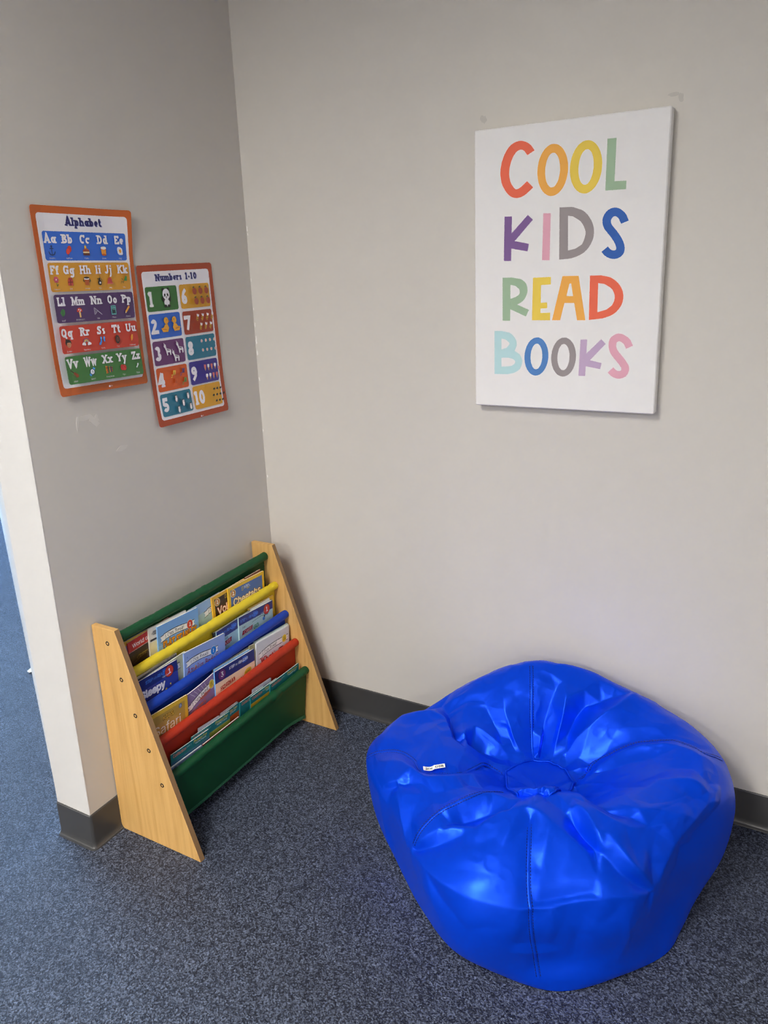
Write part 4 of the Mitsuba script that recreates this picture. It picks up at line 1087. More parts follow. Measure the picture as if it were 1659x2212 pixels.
def d_amelia(P, W, H):
    banner(P, .020, .1120, -.0335, (34, 116, 196), '1')
    g, w = slab('Amelia Bedelia', .0165, .10, .06, serif=True, lean=.10)
    P.add(affinity.translate(affinity.scale(g, .140 / w, 1, origin=(0, 0)), .009, -.064), (150, 40, 66))
    for x, y, c in ((.012, -.016, (80, 110, 180)), (.043, -.052, (220, 150, 60)), (.030, -.058, (70, 110, 190))):
        P.add(ellipse(x, y, .0022, .0022), c)


def d_cars(P, W, H):
    P.add(sbox(0, -H, W, -.03), (150, 186, 200)); step_band(P, W, '1', (190, 58, 46), words_x=.002)
    P.sans('CARS', .010, -.056, .010, (120, 24, 34), True, .2, width=.045); P.add(Polygon([(.006, -.059), (.058, -.0545), (.062, -.041), (.012, -.045)]), (122, 22, 34))
    P.sans('CARS', .013, -.0565, .0100, (200, 150, 160), True, .2, width=.044, rot=4)
    P.sans('STORY BOOK', .006, -.040, .0055, (60, 80, 90), False, .1, width=.040, rot=3)


def d_go(P, W, H):
    P.add(sbox(0, -H, W, -.026), (168, 196, 196)); step_band(P, W, '1', (190, 54, 46), words_x=.006, h=.026)
    P.sans('Level 1', .105, -.0245, .0042, (214, 220, 236), False, .1, width=.018)
    P.sans('Story', .014, -.040, .0065, (50, 60, 60), False, .3, width=.018, rot=5)
    P.add(Polygon([(.012, -.060), (.060, -.0565), (.064, -.0435), (.016, -.047)]), (122, 30, 40))
    P.sans('CARS', .020, -.0585, .0095, (206, 160, 160), True, .2, width=.038, rot=4)
    P.sans('GO', .066, -.0600, .0115, (52, 120, 50), True, .2, width=.026, rot=6)
    P.add(LineString([(.062, -.035), (.105, -.030), (.140, -.036)]).buffer(.0007), (70, 100, 110))
    P.add(ellipse(.118, -.043, .006, .005), (70, 120, 190)); P.add(ellipse(.122, -.036, .003, .003), (40, 40, 50))


book(1, 3, .0340, .1900, .4465, .4490, b2, .0040, (226, 224, 224), d_plain(), 'white book edge showing highest at the left of the second sling')
book(1, 2, .0345, .1850, .4452, .4478, b2, .0040, (44, 46, 70), d_plain(), 'dark-covered book edge just behind the sleepy dog book')
book(1, 1, .0450, .2150, .4400, .4435, b2, .0042, (176, 182, 150), d_green, 'grey-green book with a blue number one seal, left of the lavender-blue book')
book(1, 0, .0350, .1755, .4440, .4388, b2, .0042, (58, 62, 140), d_sleepy, 'dark blue book titled Sleepy Dog with a red number one seal')
book(1, 0, .2035, .3715, .4430, .4270, b2, .0045, (138, 164, 216), d_amelia, 'lavender-blue book with a ribbon and a blue number one seal', back=(238, 238, 238))
book(1, 3, .3380, .4700, .4380, .4385, b2, .0040, (30, 30, 40), d_plain(), 'dark book edge between the two blue-banded books')
book(1, 2, .3470, .5000, .4385, .4400, b2, .0042, (150, 186, 200), d_cars, 'blue-banded book lettered READING over a dark red plate, left of its twin')
book(1, 2, .5050, .6000, .4425, .4400, b2, .0040, (220, 224, 222), d_plain(), 'pale book edge behind the right blue-banded book')
book(1, 3, .5000, .6260, .4445, .4390, b2, .0040, (226, 186, 54), lambda P, W, H: P.add(sbox(.0105, -H, W - .0105, -.0105), (90, 120, 130)), 'yellow-framed book at the far right end of the second sling')
book(1, 1, .4420, .6070, .4420, .4310, b2, .0042, (168, 196, 196), d_go, 'blue-banded book with a red number one seal and the green word GO')
# --- third pocket
b3 = 0.147


def d_safari(P, W, H):
    P.add(sbox(0, -H, W - .0115, -.0110), (178, 146, 66)); P.add(ellipse(.05, -.07, .06, .04), (188, 150, 74))
    P.add(ellipse(.105, -.019, .0062, .0065), (96, 106, 132)); P.add(ellipse(.105, -.019, .0040, .0042), (150, 158, 178))
    v, f = sans('KIDS', .0115, True)
    g = shapely.union_all([Polygon(v[q]) for q in f if abs(Polygon(v[q]).area) > 0])
    P.add(affinity.translate(g.buffer(.0012), .040, -.0315), (110, 74, 24)); P.add(affinity.translate(g, .040, -.0315), (222, 176, 70))
    v, f = sans('Safari', .0260, False)
    g = shapely.union_all([Polygon(v[q]) for q in f if abs(Polygon(v[q]).area) > 0])
    g = affinity.scale(g, .098 / g.bounds[2], 1, origin=(0, 0))
    P.add(affinity.translate(g.buffer(.0008), .006, -.0665), (150, 104, 36)); P.add(affinity.translate(g.buffer(.0003), .0055, -.0660), (238, 228, 200))


def d_purple(P, W, H):
    banner(P, .016, .0970, -.0400, (214, 188, 60), 'My First', (90, 74, 20), dy=.016)
    for i in range(5):
        P.add(LineString([(.02 + .014 * i, -.004), (.034 + .012 * i, -.020)]).buffer(.0012), (176, 166, 190))
    P.sans('Hollow', .050, -.0460, .0120, (196, 96, 64), True, .15, width=.045, rot=8)
    P.sans('mystery', .012, -.0650, .0110, (190, 90, 60), True, .15, width=.060, rot=8)


def d_hedge(P, W, H):
    P.add(sbox(0, -H, W, -.037), (232, 208, 178)); step_band(P, W, '3', (96, 46, 110), True, h=.036, bright=(226, 232, 244), words_x=.060)
    P.add(ellipse(.143, -.056, .017, .0095, 12), (206, 184, 60)); P.sans('HUMOR', .143, -.0590, .0065, (110, 84, 24), True, centre=True, rot=12, width=.022)
    g, w = slab('HEDGEMAN', .0130, .2, .04, serif=False)
    P.add(affinity.translate(affinity.rotate(affinity.scale(g, .066 / w, 1, origin=(0, 0)), 6, origin=(0, 0)), .020, -.066), (150, 40, 32))
    g, w = slab('HARD TO FORM', .0130, .2, .04, serif=False)
    P.add(affinity.translate(affinity.rotate(affinity.scale(g, .105 / w, 1, origin=(0, 0)), 6, origin=(0, 0)), .026, -.084), (168, 44, 34))


def d_whats(P, W, H):
    banner(P, .024, .1340, -.0420, (218, 194, 60), 'My First', (110, 90, 20), dy=.010)
    g, w = slab("What's That", .0190, .17, .05, serif=True)
    P.add(affinity.translate(affinity.scale(g, .150 / w, 1, origin=(0, 0)), .018, -.072), (168, 36, 30))


book(2, 1, .4415, .4690, .3580, .3548, b3, .0042, (150, 144, 104), d_plain(), 'olive book edge at the right of the blue-spined book')
book(2, 2, .4695, .6400, .3565, .3440, b3, .0042, (176, 206, 204), d_plain(), 'pale teal book behind the grey ribbon book, rearmost of its stack')
book(2, 1, .4740, .6400, .3540, .3410, b3, .0042, (196, 206, 206), d_plain(), 'grey-white book edge in the middle of the stack behind the grey ribbon book')
book(2, 2, .2850, .4680, .3580, .3520, b3, .0045, (150, 142, 100), d_plain(), 'olive-backed book behind the blue-spined book')
book(2, 1, .2840, .4400, .3610, .3495, b3, .0042, (120, 176, 224), d_plain(), 'sky blue book edge directly behind the blue-spined book')
book(2, 0, .0340, .1665, .3570, .3475, b3, .0040, (214, 176, 54), d_safari, 'gold book titled Safari at the left of the third sling')
book(2, 1, .1600, .2815, .3420, .3530, b3, .0044, (130, 112, 154), d_purple, 'purple book with a tilted ribbon beside the gold safari book', curve=.003)
book(2, 0, .2790, .4555, .3560, .3445, b3, .0044, (36, 44, 110), d_hedge, 'blue-spined book with a purple number three seal over a cream cover', spine=(110, 170, 222), back=(36, 44, 110))
book(2, 0, .4670, .6320, .3545, .3405, b3, .0044, (206, 210, 218), d_whats, 'light grey book with a ribbon, yellow seal and red letters')
# --- front pocket
b4 = 0.078


def d_phonics(seed, strip=(206, 160, 50)):
    def f(P, W, H):
        P.add(sbox(0, -H, W, -.024), strip)
        rs = random.Random(seed)
        v, g = sans('Beginning', .0072, True, .1)
        P.sans('Collection', .006, -.0130, .0095, (196, 120, 104), True, .1, width=.050); P.sans('Book %d' % seed, .058, -.0100, .0055, (150, 196, 196), False, width=.018)
        P.sans('Phonics Fun', W - .064, -.0105, .0078, (206, 190, 90), True, .2, width=.054)
        P.sans('Reading Program', W - .058, -.0160, .0040, (206, 224, 224), True, .1, width=.044)
    return f


TEAL = (28, 106, 112)
book(3, 1, .0590, .2070, .2360, .2275, b4, .0040, TEAL, d_phonics(1, (40, 90, 120)), 'teal phonics book at the left end of the front sling', group=S4)
book(3, 2, .1420, .3000, .2380, .2290, b4, .0040, TEAL, d_phonics(2, (128, 138, 50)), 'teal phonics book, second from the left in the front sling')
book(3, 3.93, .2700, .3450, .2350, .2330, b4, .0035, (188, 188, 200), d_plain(), 'pale grey book edge behind the middle teal books')
book(3, 3, .1750, .2600, .2440, .2360, b4, .0035, (190, 190, 204), d_plain(), 'pale lilac-grey book edge behind the left teal books')
book(3, 3, .2610, .3450, .2310, .2310, b4, .0035, TEAL, d_phonics(3, (186, 84, 34)), 'teal phonics book with an orange lower cover behind the cream pages')
book(3, 2, .3455, .4600, .2305, .2245, b4, .0040, TEAL, d_phonics(4, TEAL), 'teal phonics book to the right of the orange and teal one')
book(3, 1, .3885, .5200, .2258, .2210, b4, .0040, TEAL, d_phonics(5, (206, 164, 50)), 'teal phonics book with a yellow lower cover')
book(3, 3, .4100, .5000, .2360, .2300, b4, .0035, (180, 182, 196), d_plain(), 'lilac-grey book edge behind the yellow and teal book')
book(3, 0, .4785, .6290, .2215, .2190, b4, .0040, TEAL, d_phonics(6, TEAL), 'teal phonics book at the right end of the front sling')
book(3, 0, .0400, .1700, .2065, .2010, b4, .0040, (110, 130, 170), lambda P, W, H: (P.add(sbox(0, -.0025, W, 0), (200, 206, 220)), P.sans('Fun', .03, -.018, .010, (220, 226, 236), True)), 'slate blue book low in the front sling at its left end')
book(3, 0, .1722, .3280, .2000, .1985, b4, .0045, (120, 40, 52), d_plain(strip=(.0012, (240, 232, 206))), 'cream-paged book lying open low in the middle of the front sling')

# ------------------------------------------------------------------ beanbag chair
BC = np.array([1.0397, -0.3482])
# per azimuth (degrees): crest radius and height, outer radius and its height, foot radius
BAG = np.array([
    (28, .312, .328, .422, .196, .277), (68, .276, .360, .362, .211, .325), (108, .256, .398, .332, .208, .290), (136, .270, .369, .378, .194, .317),
    (165, .304, .296, .409, .195, .336), (190, .284, .287, .455, .219, .338), (220, .267, .283, .387, .194, .341), (240, .238, .289, .389, .167, .342),
    (265, .200, .305, .430, .151, .345), (289, .172, .315, .375, .154, .371), (310, .205, .325, .368, .156, .341), (332, .266, .324, .331, .181, .339)])
BAG_HOLE = 0.222                       # height of the dimple's floor
from scipy.interpolate import CubicSpline, PchipInterpolator


def bag_base(NT=480, NS=260):
    th = np.radians(np.r_[BAG[:, 0], BAG[0, 0] + 360])
    par = CubicSpline(th, np.vstack([BAG[:, 1:], BAG[:1, 1:]]), bc_type='periodic')
    t = th[0] + np.arange(NT) / NT * 2 * np.pi
    Q = par(t)
    S = np.linspace(0, 1, NS)
    V = np.zeros((NT, NS, 3)); N_ = np.zeros((NT, NS, 2))
    for i in range(NT):
        rc, hc, R, zR, rf = Q[i]
        z0 = BAG_HOLE
        r1 = min(.082, rc * .5)
        P = np.array([(0, z0 - .004), (r1 * .6, z0 - .003), (r1, z0 + .004), (r1 + .62 * (rc - r1), z0 + .80 * (hc - z0)), (rc, hc), (rc + .45 * (R - rc), hc - .13 * (hc - zR)), (rc + .86 * (R - rc), hc - .50 * (hc - zR)), (R, zR),
                      (R - .012, zR * .5), (rf + .5 * (R - rf), .028), (rf, .002), (rf - .05, 0.0), (0, 0.0)])
        L = np.r_[0, np.cumsum(np.hypot(*np.diff(P, axis=0).T))]
        u = np.array([0, .07, .13, .27, .38, .48, .58, .68, .77, .85, .90, .94, 1.0])
        f = PchipInterpolator(u, P)
        g = f(S)
        # soften
        for _ in range(6):
            g[1:-1] = .25 * g[:-2] + .5 * g[1:-1] + .25 * g[2:]
        g[:, 1] = np.maximum(g[:, 1], 0)
        sh = np.where(np.arange(NS) < NS * .5, np.clip(1 - g[:, 0] / (rc * 1.1), 0, 1), 0)
        sh = (sh * sh * (3 - 2 * sh))[:, None] * np.array([-.038, .006])
        V[i, :, 0] = BC[0] + g[:, 0] * np.cos(t[i]) + sh[:, 0]; V[i, :, 1] = BC[1] + g[:, 0] * np.sin(t[i]) + sh[:, 1]; V[i, :, 2] = g[:, 1]
    return V, t, S


def grid_faces(NT, NS):
    i, j = np.meshgrid(np.arange(NT), np.arange(NS - 1), indexing='ij')
    a, b, c, d = i * NS + j, i * NS + j + 1, ((i + 1) % NT) * NS + j + 1, ((i + 1) % NT) * NS + j
    return np.vstack([np.stack([a, b, c], -1).reshape(-1, 3), np.stack([a, c, d], -1).reshape(-1, 3)])


def bag_normals(V):
    dt = np.roll(V, -1, 0) - np.roll(V, 1, 0)
    ds = np.gradient(V, axis=1)
    n = np.cross(ds, dt)
    n /= np.linalg.norm(n, axis=-1, keepdims=True) + 1e-12
    n[:, 0] = [0, 0, 1]
    return n
from scipy.interpolate import LinearNDInterpolator
# crease lines of the cloth: (azimuth in degrees, place along the profile 0..1, height in mm)
STROKES = [
    [(118.6,0.351,0),(118.7,0.253,-4),(118.3,0.198,-9),(113.0,0.11,-6)],
    [(136.8,0.331,0),(141.6,0.237,8),(141.7,0.18,9),(130.4,0.126,2)],
    [(148.7,0.33,0),(152.2,0.257,-5),(153.0,0.198,-4)],
    [(103.4,0.112,-6),(105.5,0.194,-18),(101.5,0.244,-12),(99.0,0.299,0)],
    [(81.5,0.129,0),(88.3,0.197,12),(90.2,0.237,12),(95.3,0.295,2)],
    [(79.2,0.194,-8),(79.8,0.223,-20),(77.1,0.259,-20),(70.0,0.307,-12),(63.6,0.369,0)],
    [(67.5,0.153,0),(67.4,0.195,10),(63.2,0.228,15),(60.6,0.292,15),(61.6,0.37,7)],
    [(7.4,0.135,-5),(34.8,0.167,-14),(40.2,0.199,-14),(39.1,0.234,-12),(36.0,0.278,-10),(32.2,0.338,-8),(24.8,0.427,-5),(28.4,0.551,0)],
    [(359.7,0.159,2),(21.4,0.189,7),(27.5,0.226,11),(27.6,0.269,13),(25.2,0.321,13),(17.1,0.393,8),(17.5,0.499,2)],
    [(357.6,0.143,-6),(317.3,0.298,-16),(318.3,0.403,-20),(322.9,0.433,-6)],
    [(10.2,0.15,0),(354.8,0.2,4),(332.4,0.307,7),(328.4,0.418,4)],
    [(301.8,0.387,0),(309.2,0.414,8),(315.0,0.45,10),(320.4,0.479,6)],
    [(297.9,0.425,2),(301.9,0.421,12),(304.9,0.429,15),(305.9,0.463,15),(306.3,0.498,13),(307.4,0.511,6)],
    [(294.8,0.437,-4),(298.3,0.454,-18),(300.8,0.483,-20),(303.5,0.506,-16),(305.6,0.52,-4)],
    [(309.6,0.469,10),(310.9,0.495,14),(315.2,0.551,12),(322.5,0.637,4)],
    [(306.5,0.519,-4),(310.2,0.553,-9),(316.4,0.604,-9),(321.7,0.644,-4)],
    [(322.6,0.511,0),(324.7,0.583,-5)],
    [(256.6,0.482,2),(259.7,0.452,9),(264.0,0.431,13),(273.8,0.425,15),(281.9,0.439,15),(288.2,0.462,11),(294.4,0.488,6),(300.5,0.512,0)],
    [(247.2,0.496,-6),(248.6,0.472,-18),(251.7,0.447,-20),(256.1,0.426,-18),(265.6,0.424,-6)],
    [(256.1,0.319,2),(250.1,0.375,8),(245.8,0.409,11),(241.9,0.479,13),(239.6,0.544,11),(238.1,0.622,4)],
    [(234.8,0.67,0),(240.0,0.612,6),(244.6,0.54,9),(249.0,0.502,7),(253.2,0.485,0)],
    [(239.9,0.629,-4),(247.5,0.547,-9),(254.0,0.499,-6)],
    [(196.6,0.654,0),(197.0,0.556,-6),(198.4,0.488,-9),(203.6,0.449,-10),(213.6,0.435,-10),(216.8,0.359,-10),(217.2,0.278,-10),(194.3,0.167,-7),(202.4,0.131,-4)],
    [(203.2,0.567,3),(206.3,0.49,7),(221.0,0.441,11),(226.1,0.356,13),(224.8,0.222,11),(229.1,0.165,2)],
    [(192.2,0.54,4),(176.3,0.541,13),(174.7,0.492,13),(171.4,0.433,11),(173.2,0.352,9),(182.4,0.315,11),(186.2,0.305,6)],
    [(163.4,0.466,-11),(167.8,0.356,-18),(178.4,0.307,-14),(186.1,0.282,-9),(180.5,0.262,-6)],
    [(176.8,0.27,13),(185.4,0.253,11),(199.7,0.26,7),(213.0,0.289,0)],
    [(180.8,0.253,-11),(179.4,0.228,-20),(173.1,0.196,-20),(167.9,0.152,-8)],
    [(181.9,0.498,0),(195.3,0.434,-9),(207.9,0.41,-7)],
    [(183.9,0.378,7),(197.5,0.339,7),(209.1,0.334,0)],
    [(168.7,0.295,4),(163.1,0.233,7),(156.4,0.175,4)],
    [(237.4,0.643,6),(252.1,0.61,9),(265.1,0.601,9),(276.8,0.613,7),(282.3,0.618,5),(288.1,0.616,7),(300.6,0.602,7),(310.3,0.608,5),(323.1,0.649,2)],
    [(336.2,0.314,8),(354.1,0.31,15),(358.5,0.368,16),(0.4,0.522,10)],
    [(334.8,0.497,8),(343.1,0.483,12)],
    [(257.0,0.56,1),(269.6,0.548,2),(279.2,0.548,1),(293.1,0.557,2),(304.7,0.558,0)],
    [(325.5,0.644,4),(332.1,0.589,9),(344.8,0.536,11),(4.6,0.504,8)],
    [(276.0,0.712,0),(278.6,0.71,-4),(282.6,0.713,-5),(288.4,0.725,-3),(291.9,0.733,0)],
    [(275.3,0.725,0),(278.5,0.731,2),(284.0,0.745,3),(292.4,0.744,0)],
    [(280.1,0.604,0),(285.1,0.61,-2),(292.8,0.605,-2),(301.1,0.594,0)],
    [(277.6,0.449,0),(279.6,0.519,-3),(280.9,0.577,-4)],
    [(282.1,0.631,-4),(283.3,0.687,-4),(284.6,0.837,0)],
    [(215.1,0.534,8),(227.6,0.608,9),(235.6,0.656,6)],
    [(216.0,0.545,-4),(218.0,0.505,-6),(221.2,0.464,0)],
    [(212.1,0.625,0),(214.5,0.771,7)],
    [(253.5,0.637,-4),(261.1,0.657,-5),(269.7,0.709,0)],
    [(292.7,0.637,0),(295.8,0.694,-6),(294.1,0.774,0)],
    [(308.2,0.633,0),(312.3,0.72,5),(309.9,0.811,0)],
]
SEAMS = [
    [(118.5,0.358),(118.9,0.253),(118.3,0.198),(113.0,0.11)],
    [(277.6,0.449),(279.6,0.519),(280.9,0.577),(282.2,0.653),(283.3,0.748),(284.6,0.837)],
    [(7.4,0.135),(33.0,0.19),(35.1,0.229),(34.2,0.274),(30.6,0.334),(22.6,0.418),(26.2,0.538)],
    [(196.6,0.654),(197.0,0.556),(198.4,0.488),(203.6,0.449),(213.3,0.434),(216.3,0.276),(194.3,0.167),(202.4,0.131)],
    [(256.1,0.319),(245.8,0.409),(241.9,0.479),(240.0,0.546),(239.0,0.619)],
]
PATCH = [(195.6,0.114),(155.0,0.083),(117.1,0.094),(77.6,0.097),(41.5,0.115),(4.1,0.136),(290.9,0.368),(278.5,0.401),(268.4,0.38),(255.9,0.262)]
TAG = [(211.6,0.338),(211.2,0.421),(213.9,0.428),(216.3,0.349)]
scene['mat_bag'] = {'type': 'twosided', 'bsdf': {'type': 'principled', 'base_color': rgb((0.0004, 0.032, 0.40)), 'roughness': 0.37, 'specular': 0.60, 'spec_tint': 0.85, 'sheen': 0.15, 'sheen_tint': 1.0}}
scene['mat_bag_thread'] = plastic((0.001, 0.008, 0.10), 0.6, 0.3)


def on_grid(G, t0, ts):
    """Points of a (theta, s, 3) grid at fractional (theta degrees, s)."""
    ts = np.asarray(ts, float).reshape(-1, 2)
    NT, NS = G.shape[:2]
    a = ((np.radians(ts[:, 0]) - t0) / (2 * np.pi) * NT) % NT
    b = np.clip(ts[:, 1] * (NS - 1), 0, NS - 1.001)
    i, j = np.floor(a).astype(int) % NT, np.floor(b).astype(int)
    fa, fb = (a - np.floor(a))[:, None], (b - j)[:, None]
    i2 = (i + 1) % NT
    return (G[i, j] * (1 - fa) + G[i2, j] * fa) * (1 - fb) + (G[i, j + 1] * (1 - fa) + G[i2, j + 1] * fa) * fb


def uv_map(th, s):
    return np.stack([np.cos(th) * s, np.sin(th) * s], -1)


def resample(L, step):
    L = np.asarray(L, float)
    u = np.r_[0, np.cumsum(np.linalg.norm(np.diff(L[:, :2], axis=0), axis=1))]
    q = np.linspace(0, u[-1], max(int(u[-1] / step) + 1, 2))
    return np.stack([np.interp(q, u, L[:, k]) for k in range(L.shape[1])], -1)


def bag_shape():
    """Base shape, creased: ridges and furrows (height in mm) joined by flat facets, as stiff nylon folds."""
    V, t, S = bag_base(720, 380)
    N = bag_normals(V)
    NT, NS = V.shape[:2]
    P, n = V.reshape(-1, 3), N.reshape(-1, 3)
    C_ = []
    for L in STROKES:
        L = np.array(L, float)
        C_.append(resample(np.c_[uv_map(np.radians(L[:, 0]), L[:, 1]), L[:, 2]], .007))
    rs = random.Random(21)
    for k in range(20):                          # small pleats running out from the gathered cap
        a, s0, s1 = math.radians(k * 18 + rs.uniform(-4, 4)), .135, rs.uniform(.17, .23)
        h = (-1 if k % 2 else 1) * rs.uniform(1.5, 4.5)
        C_.append(resample([(*uv_map(a, s0), h), (*uv_map(a + rs.uniform(-.1, .1), s1), 0)], .008))
    C_ = np.vstack(C_)
    from scipy.spatial import cKDTree
    g = np.arange(-1, 1.01, .05)
    G = np.stack(np.meshgrid(g, g), -1).reshape(-1, 2)
    G = G + np.array([[rs.uniform(-.016, .016), rs.uniform(-.016, .016)] for _ in G])
    d, _ = cKDTree(C_[:, :2]).query(G)
    R_ = np.hypot(*G.T)
    z = np.array([rs.uniform(-2.2, 2.2) for _ in G]) * np.clip((.62 - R_) / .2, .15, 1) * np.clip(R_ / .12, 0, 1)
    keep = (d > .035) & (R_ < .98)
    rimp = uv_map(np.radians(np.arange(0, 360, 6)), 1.0)
    pts = np.vstack([C_, np.c_[G, z][keep], np.c_[rimp, np.zeros(len(rimp))]])
    th = np.repeat(t[:, None], NS, 1); s = np.repeat(S[None], NT, 0)
    f = LinearNDInterpolator(pts[:, :2], pts[:, 2] / 1000.0, fill_value=0.0)
    D = f(uv_map(th, s).reshape(-1, 2)).reshape(NT, NS)
    for _ in range(5):
        D = .5 * D + .125 * (np.roll(D, 1, 0) + np.roll(D, -1, 0)) + .125 * (np.c_[D[:, :1], D[:, :-1]] + np.c_[D[:, 1:], D[:, -1:]])
    D[:, :4] = D[:, :4].mean()
    D = D.reshape(-1) * 1.15
    V2 = P + n * D[:, None]
    V2 = V2.reshape(NT, NS, 3)
    N2 = bag_normals(V2)
    c = np.abs(2 * meshkit.noise(V2 * 34, 7) - 1)
    k_ = np.abs(2 * meshkit.noise(V2 * 15 + .4 * c[..., None], 3) - 1)
    V2 = V2 + N2 * (((.5 - k_) * .0030 + (.5 - c) * .0009) * np.clip((.62 - s) / .12, .12, 1) * np.clip(s / .1, 0, 1))[..., None]
    V2[..., 2] = np.maximum(V2[..., 2], 0.0006)
    V2[..., 1] = np.minimum(V2[..., 1], -0.0125)
    return V2, t, S


BV, Bt, BS = bag_shape()
bagk = thing('beanbag_chair', 'large glossy royal blue beanbag chair slumped on the carpet against the grey wall', 'beanbag')
NT_, NS_ = BV.shape[:2]
put('cover', trimesh.Trimesh(BV.reshape(-1, 3), grid_faces(NT_, NS_), process=False), 'mat_bag', bagk, smooth=True)
BN = bag_normals(BV)
for pts in SEAMS:
    L = np.array(pts, float)
    w_ = uv_map(np.radians(L[:, 0]), L[:, 1])
    u_ = np.r_[0, np.cumsum(np.linalg.norm(np.diff(w_, axis=0), axis=1))]
    w_ = PchipInterpolator(u_, w_)(np.linspace(0, u_[-1], 160))
    L = np.c_[np.degrees(np.arctan2(w_[:, 1], w_[:, 0])), np.hypot(w_[:, 0], w_[:, 1])]
    p = on_grid(BV, Bt[0], L); nn = on_grid(BN, Bt[0], L); nn /= np.linalg.norm(nn, axis=1, keepdims=True)
    tt = np.gradient(p, axis=0); tt /= np.linalg.norm(tt, axis=1, keepdims=True) + 1e-9
    bb = np.cross(nn, tt)
    ln_ = np.r_[0, np.cumsum(np.linalg.norm(np.diff(p, axis=0), axis=1))]
    parts = []
    for off in (-.0042, .0042):
        at_ = np.arange(0.004, ln_[-1] - .004, .0062)
        for a0 in at_:
            q = np.array([[np.interp(a0 + e, ln_, (p + bb * off + nn * h)[:, k]) for k in range(3)] for e, h in ((-.0019, .0002), (0, .0008), (.0019, .0002))])
            parts.append(common_tube(q, .0008, 4))
    sk = put('seam', trimesh.util.concatenate(parts), 'mat_bag_thread', bagk, label='double row of dark blue stitches')
    # raised fold of cloth between the rows
    prof = [(-.0034, -.0008), (-.0026, .0009), (0, .0013), (.0026, .0009), (.0034, -.0008)]
    G = np.stack([p + bb * o + nn * h for o, h in prof], 1)
    m = len(prof); idx = np.arange((len(p) - 1))
    F = []
    for j in range(m - 1):
        a = idx * m + j
        F += [np.stack([a, a + m, a + m + 1], -1), np.stack([a, a + m + 1, a + 1], -1)]
    F.append(np.stack([idx * m + m - 1, idx * m, (idx + 1) * m], -1)); F.append(np.stack([idx * m + m - 1, (idx + 1) * m, (idx + 1) * m + m - 1], -1))
    put('piping', trimesh.Trimesh(G.reshape(-1, 3), np.vstack(F), process=False), 'mat_bag', sk, smooth=True)

# small gathered cap where the panels meet, sunk in the hollow
top = BV[:, :int(NS_ * .36)].reshape(-1, 3)
top_z = LinearNDInterpolator(top[:, :2], top[:, 2])
pc = on_grid(BV, Bt[0], PATCH)
pg_ = Polygon(pc[:, :2]).buffer(0)
cx_, cy_ = pg_.centroid.x, pg_.centroid.y
rim = np.array(pg_.exterior.segmentize(.006).coords)[:-1]
rings = [1.0, .97, .9, .8, .65, .5, .35, .2, .08]
PV = []
for f_ in rings:
    q = np.c_[cx_ + (rim[:, 0] - cx_) * f_, cy_ + (rim[:, 1] - cy_) * f_]
    z = top_z(q); z = np.where(np.isnan(z), BAG_HOLE, z)
    lift_ = {1.0: .0005, .97: .0060}.get(f_, .0066 + .006 * (1 - f_))
    PV.append(np.c_[q, z + lift_ + .0012 * (meshkit.noise(np.c_[q * 160, np.zeros(len(q))]) - .5)])
nr = len(rim)
PF = []
for k in range(len(rings) - 1):
    for j in range(nr):
        a, b = k * nr + j, k * nr + (j + 1) % nr
        PF += [(a, b, b + nr), (a, b + nr, a + nr)]
PV = np.vstack(PV)
PF += [((len(rings) - 1) * nr + j, (len(rings) - 1) * nr + (j + 1) % nr, len(PV)) for j in range(nr)]
PV = np.vstack([PV, PV[-nr:].mean(0)])
pm = trimesh.Trimesh(PV, PF, process=False)
if pm.face_normals[:, 2].mean() < 0:
    pm.invert()
put('top_patch', pm, 'mat_bag', bagk, smooth=True, label='small round cap of blue cloth in the hollow')

# the cap's stitched edge and the gathered flap along its near side
edge_ = np.c_[rim, top_z(rim)]; edge_[:, 2] = np.where(np.isnan(edge_[:, 2]), BAG_HOLE, edge_[:, 2]) + .0055
put('piping', common_tube(np.vstack([edge_, edge_[:2]]), .0022, 6), 'mat_bag', bagk, smooth=True, label='rolled edge of the cap')
near_ = np.argsort(rim @ np.array([-.50, .82]))            # the side towards the room
a0_ = math.atan2(-.82, .50)
FV, nf = [], 46
for k in range(nf):
    f_ = k / (nf - 1)
    a = a0_ - 1.15 + 2.3 * f_
    e = np.array([math.cos(a), math.sin(a)])
    r_ = np.interp(0, [0], [1])
    d_ = rim - [cx_, cy_]
    j = np.argmax(d_ @ e / (np.linalg.norm(d_, axis=1) + 1e-9))
    R0 = np.linalg.norm(d_[j])
    pl = .0016 * math.sin(f_ * 95) * math.sin(math.pi * f_)
    for rr_, hh in ((.99, .006), (.95, .0125 + pl), (.86, .0150 - pl), (.74, .0145 + pl), (.66 + .12 * abs(2 * f_ - 1), .0115), (.66 + .12 * abs(2 * f_ - 1) + .01, .0085)):
        q = np.array([cx_, cy_]) + e * R0 * rr_
        z = float(top_z(q[None])[0]); z = BAG_HOLE if math.isnan(z) else z
        FV.append((q[0], q[1], z + hh * (.55 + .45 * math.sin(math.pi * f_))))
FF = []
for k in range(nf - 1):
    for j in range(5):
        a, b = k * 6 + j, (k + 1) * 6 + j
        FF += [(a, b, b + 1), (a, b + 1, a + 1)]
fm_ = trimesh.Trimesh(FV, FF, process=False)
if fm_.face_normals[:, 2].mean() < 0:
    fm_.invert()
put('flap', fm_, 'mat_bag', bagk, smooth=True, label='gathered flap along the near edge of the cap')

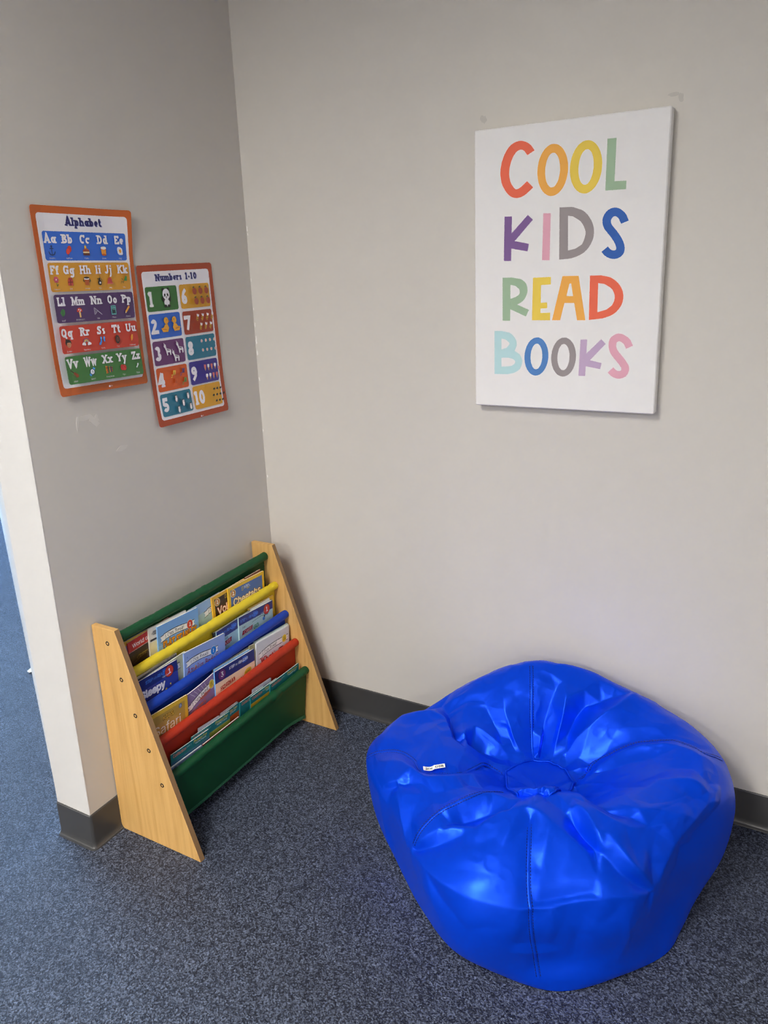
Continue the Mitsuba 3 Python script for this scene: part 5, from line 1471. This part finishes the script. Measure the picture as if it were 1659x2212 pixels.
# woven maker's tag caught in the left seam, lying upside down
tc = on_grid(BV, Bt[0], TAG); tn = on_grid(BN, Bt[0], TAG).mean(0); tn /= np.linalg.norm(tn)
o_, ex, ey = tc[0], tc[1] - tc[0], tc[3] - tc[0]
ex = ex / np.linalg.norm(ex) * .052; up_ = np.array([0, 0, 1.0])
tn = tn * .6 + up_ * .6; tn /= np.linalg.norm(tn)
ey = np.cross(tn, ex); ey = ey / np.linalg.norm(ey) * .0145
TP = Print(); TP.level = 3
TP.add(sbox(0, 0, 1, 1), (238, 238, 236))
TP.sans('BIG JOE', .07, .27, .50, (20, 22, 30), True, width=.84)


def tag_at(x, y, h):
    x, y = np.asarray(x)[:, None], np.asarray(y)[:, None]
    return tc.mean(0) + tn * .010 + ex * (x - .5) + ey * (y - .5) + tn * (np.asarray(h)[:, None] + .003 * np.sin(x * 7) * (x > .5) )


tm, tcol = TP.mesh(tag_at, .00008, .1)
bm = trimesh.Trimesh(tag_at(*np.array([(0, 0), (1, 0), (1, 1), (0, 1), (.5, 0), (.5, 1)]).T, np.zeros(6)), [(0, 5, 4), (0, 3, 5), (4, 2, 1), (4, 5, 2)], process=False)
put('maker_tag', tm, 'mat_ink', bagk, color=tcol, label='white woven tag')

# ------------------------------------------------------------------ wear on the walls and a scrap on the floor
scene['mat_plaster'] = plastic((0.80, 0.78, 0.75), 0.8, 0.2)
scene['mat_putty'] = plastic((0.64, 0.61, 0.565), 0.45, 0.3)
scene['mat_smudge'] = plastic((0.50, 0.475, 0.44), 0.6, 0.2)
rs = random.Random(7)


def blob(x, y, rx, ry, rough=.35, n=14):
    ph = [rs.uniform(1 - rough, 1 + rough) for _ in range(n)]
    return Polygon([(x + rx * ph[i] * math.cos(2 * math.pi * i / n), y + ry * ph[i] * math.sin(2 * math.pi * i / n)) for i in range(n)]).buffer(0)


ON_BACK = np.array([[1, 0, 0, 0], [0, 0, -1, 0], [0, 1, 0, 0], [0, 0, 0, 1.0]])
ON_LEFT = np.array([[0, 0, 1, 0], [1, 0, 0, 0], [0, 1, 0, 0], [0, 0, 0, 1.0]])
for x, z, rx, rz in ((.003, 1.5335, .0022, .009), (.004, 1.518, .0016, .004), (.0025, 1.3885, .0012, .005), (.003, 1.3033, .0014, .004), (.0035, 1.2566, .0016, .006), (.004, 1.208, .0026, .012), (.0045, 1.173, .0024, .008), (.0035, 1.0934, .0024, .006), (.002, .93, .0014, .005), (.0055, .7823, .0026, .005)):
    m = extrude(blob(x, z, rx, rz, .4), .0005); m.apply_transform(ON_BACK)
    put('paint_chip', m, 'mat_plaster', 'wall_back')
for g in (Polygon([(-.7059, 1.1105), (-.664, 1.1105), (-.639, 1.083), (-.651, 1.0765), (-.669, 1.0935), (-.699, 1.1005), (-.708, 1.075), (-.711, 1.090)]).difference(Polygon([(-.698, 1.096), (-.668, 1.100), (-.676, 1.084)])), blob(-.648, 1.0952, .007, .009), Polygon([(-.601, 1.0036), (-.583, 1.0145), (-.5595, 1.011), (-.566, 1.004), (-.5833, .9994)])):
    m = extrude(g, .0006); m.apply_transform(ON_LEFT)
    put('putty_patch', m, 'mat_putty', 'wall_left', label='faint lighter patch of filler')
for x, z, rx, rz in ((.738, 1.742, .008, .009), (1.168, 1.7395, .012, .004), (1.1815, 1.731, .005, .009)):
    m = extrude(blob(x, z, rx, rz, .3), .0003); m.apply_transform(ON_BACK)
    put('scuff_mark', m, 'mat_smudge', 'wall_back', label='faint grey scuff above the canvas')
sc = trimesh.creation.extrude_polygon(Polygon([(-.968, -.305), (-.978, -.276), (-.962, -.268), (-.936, -.300), (-.944, -.312)]), .0012)
v = sc.vertices.copy(); v[:, 2] += .006 * np.clip((v[:, 0] + .968) / .03, 0, 1) ** 2; sc.vertices = v
put('paper_scrap', sc, 'mat_paper', label='small white scrap of paper on the bluish carpet beyond the partition', category='paper')
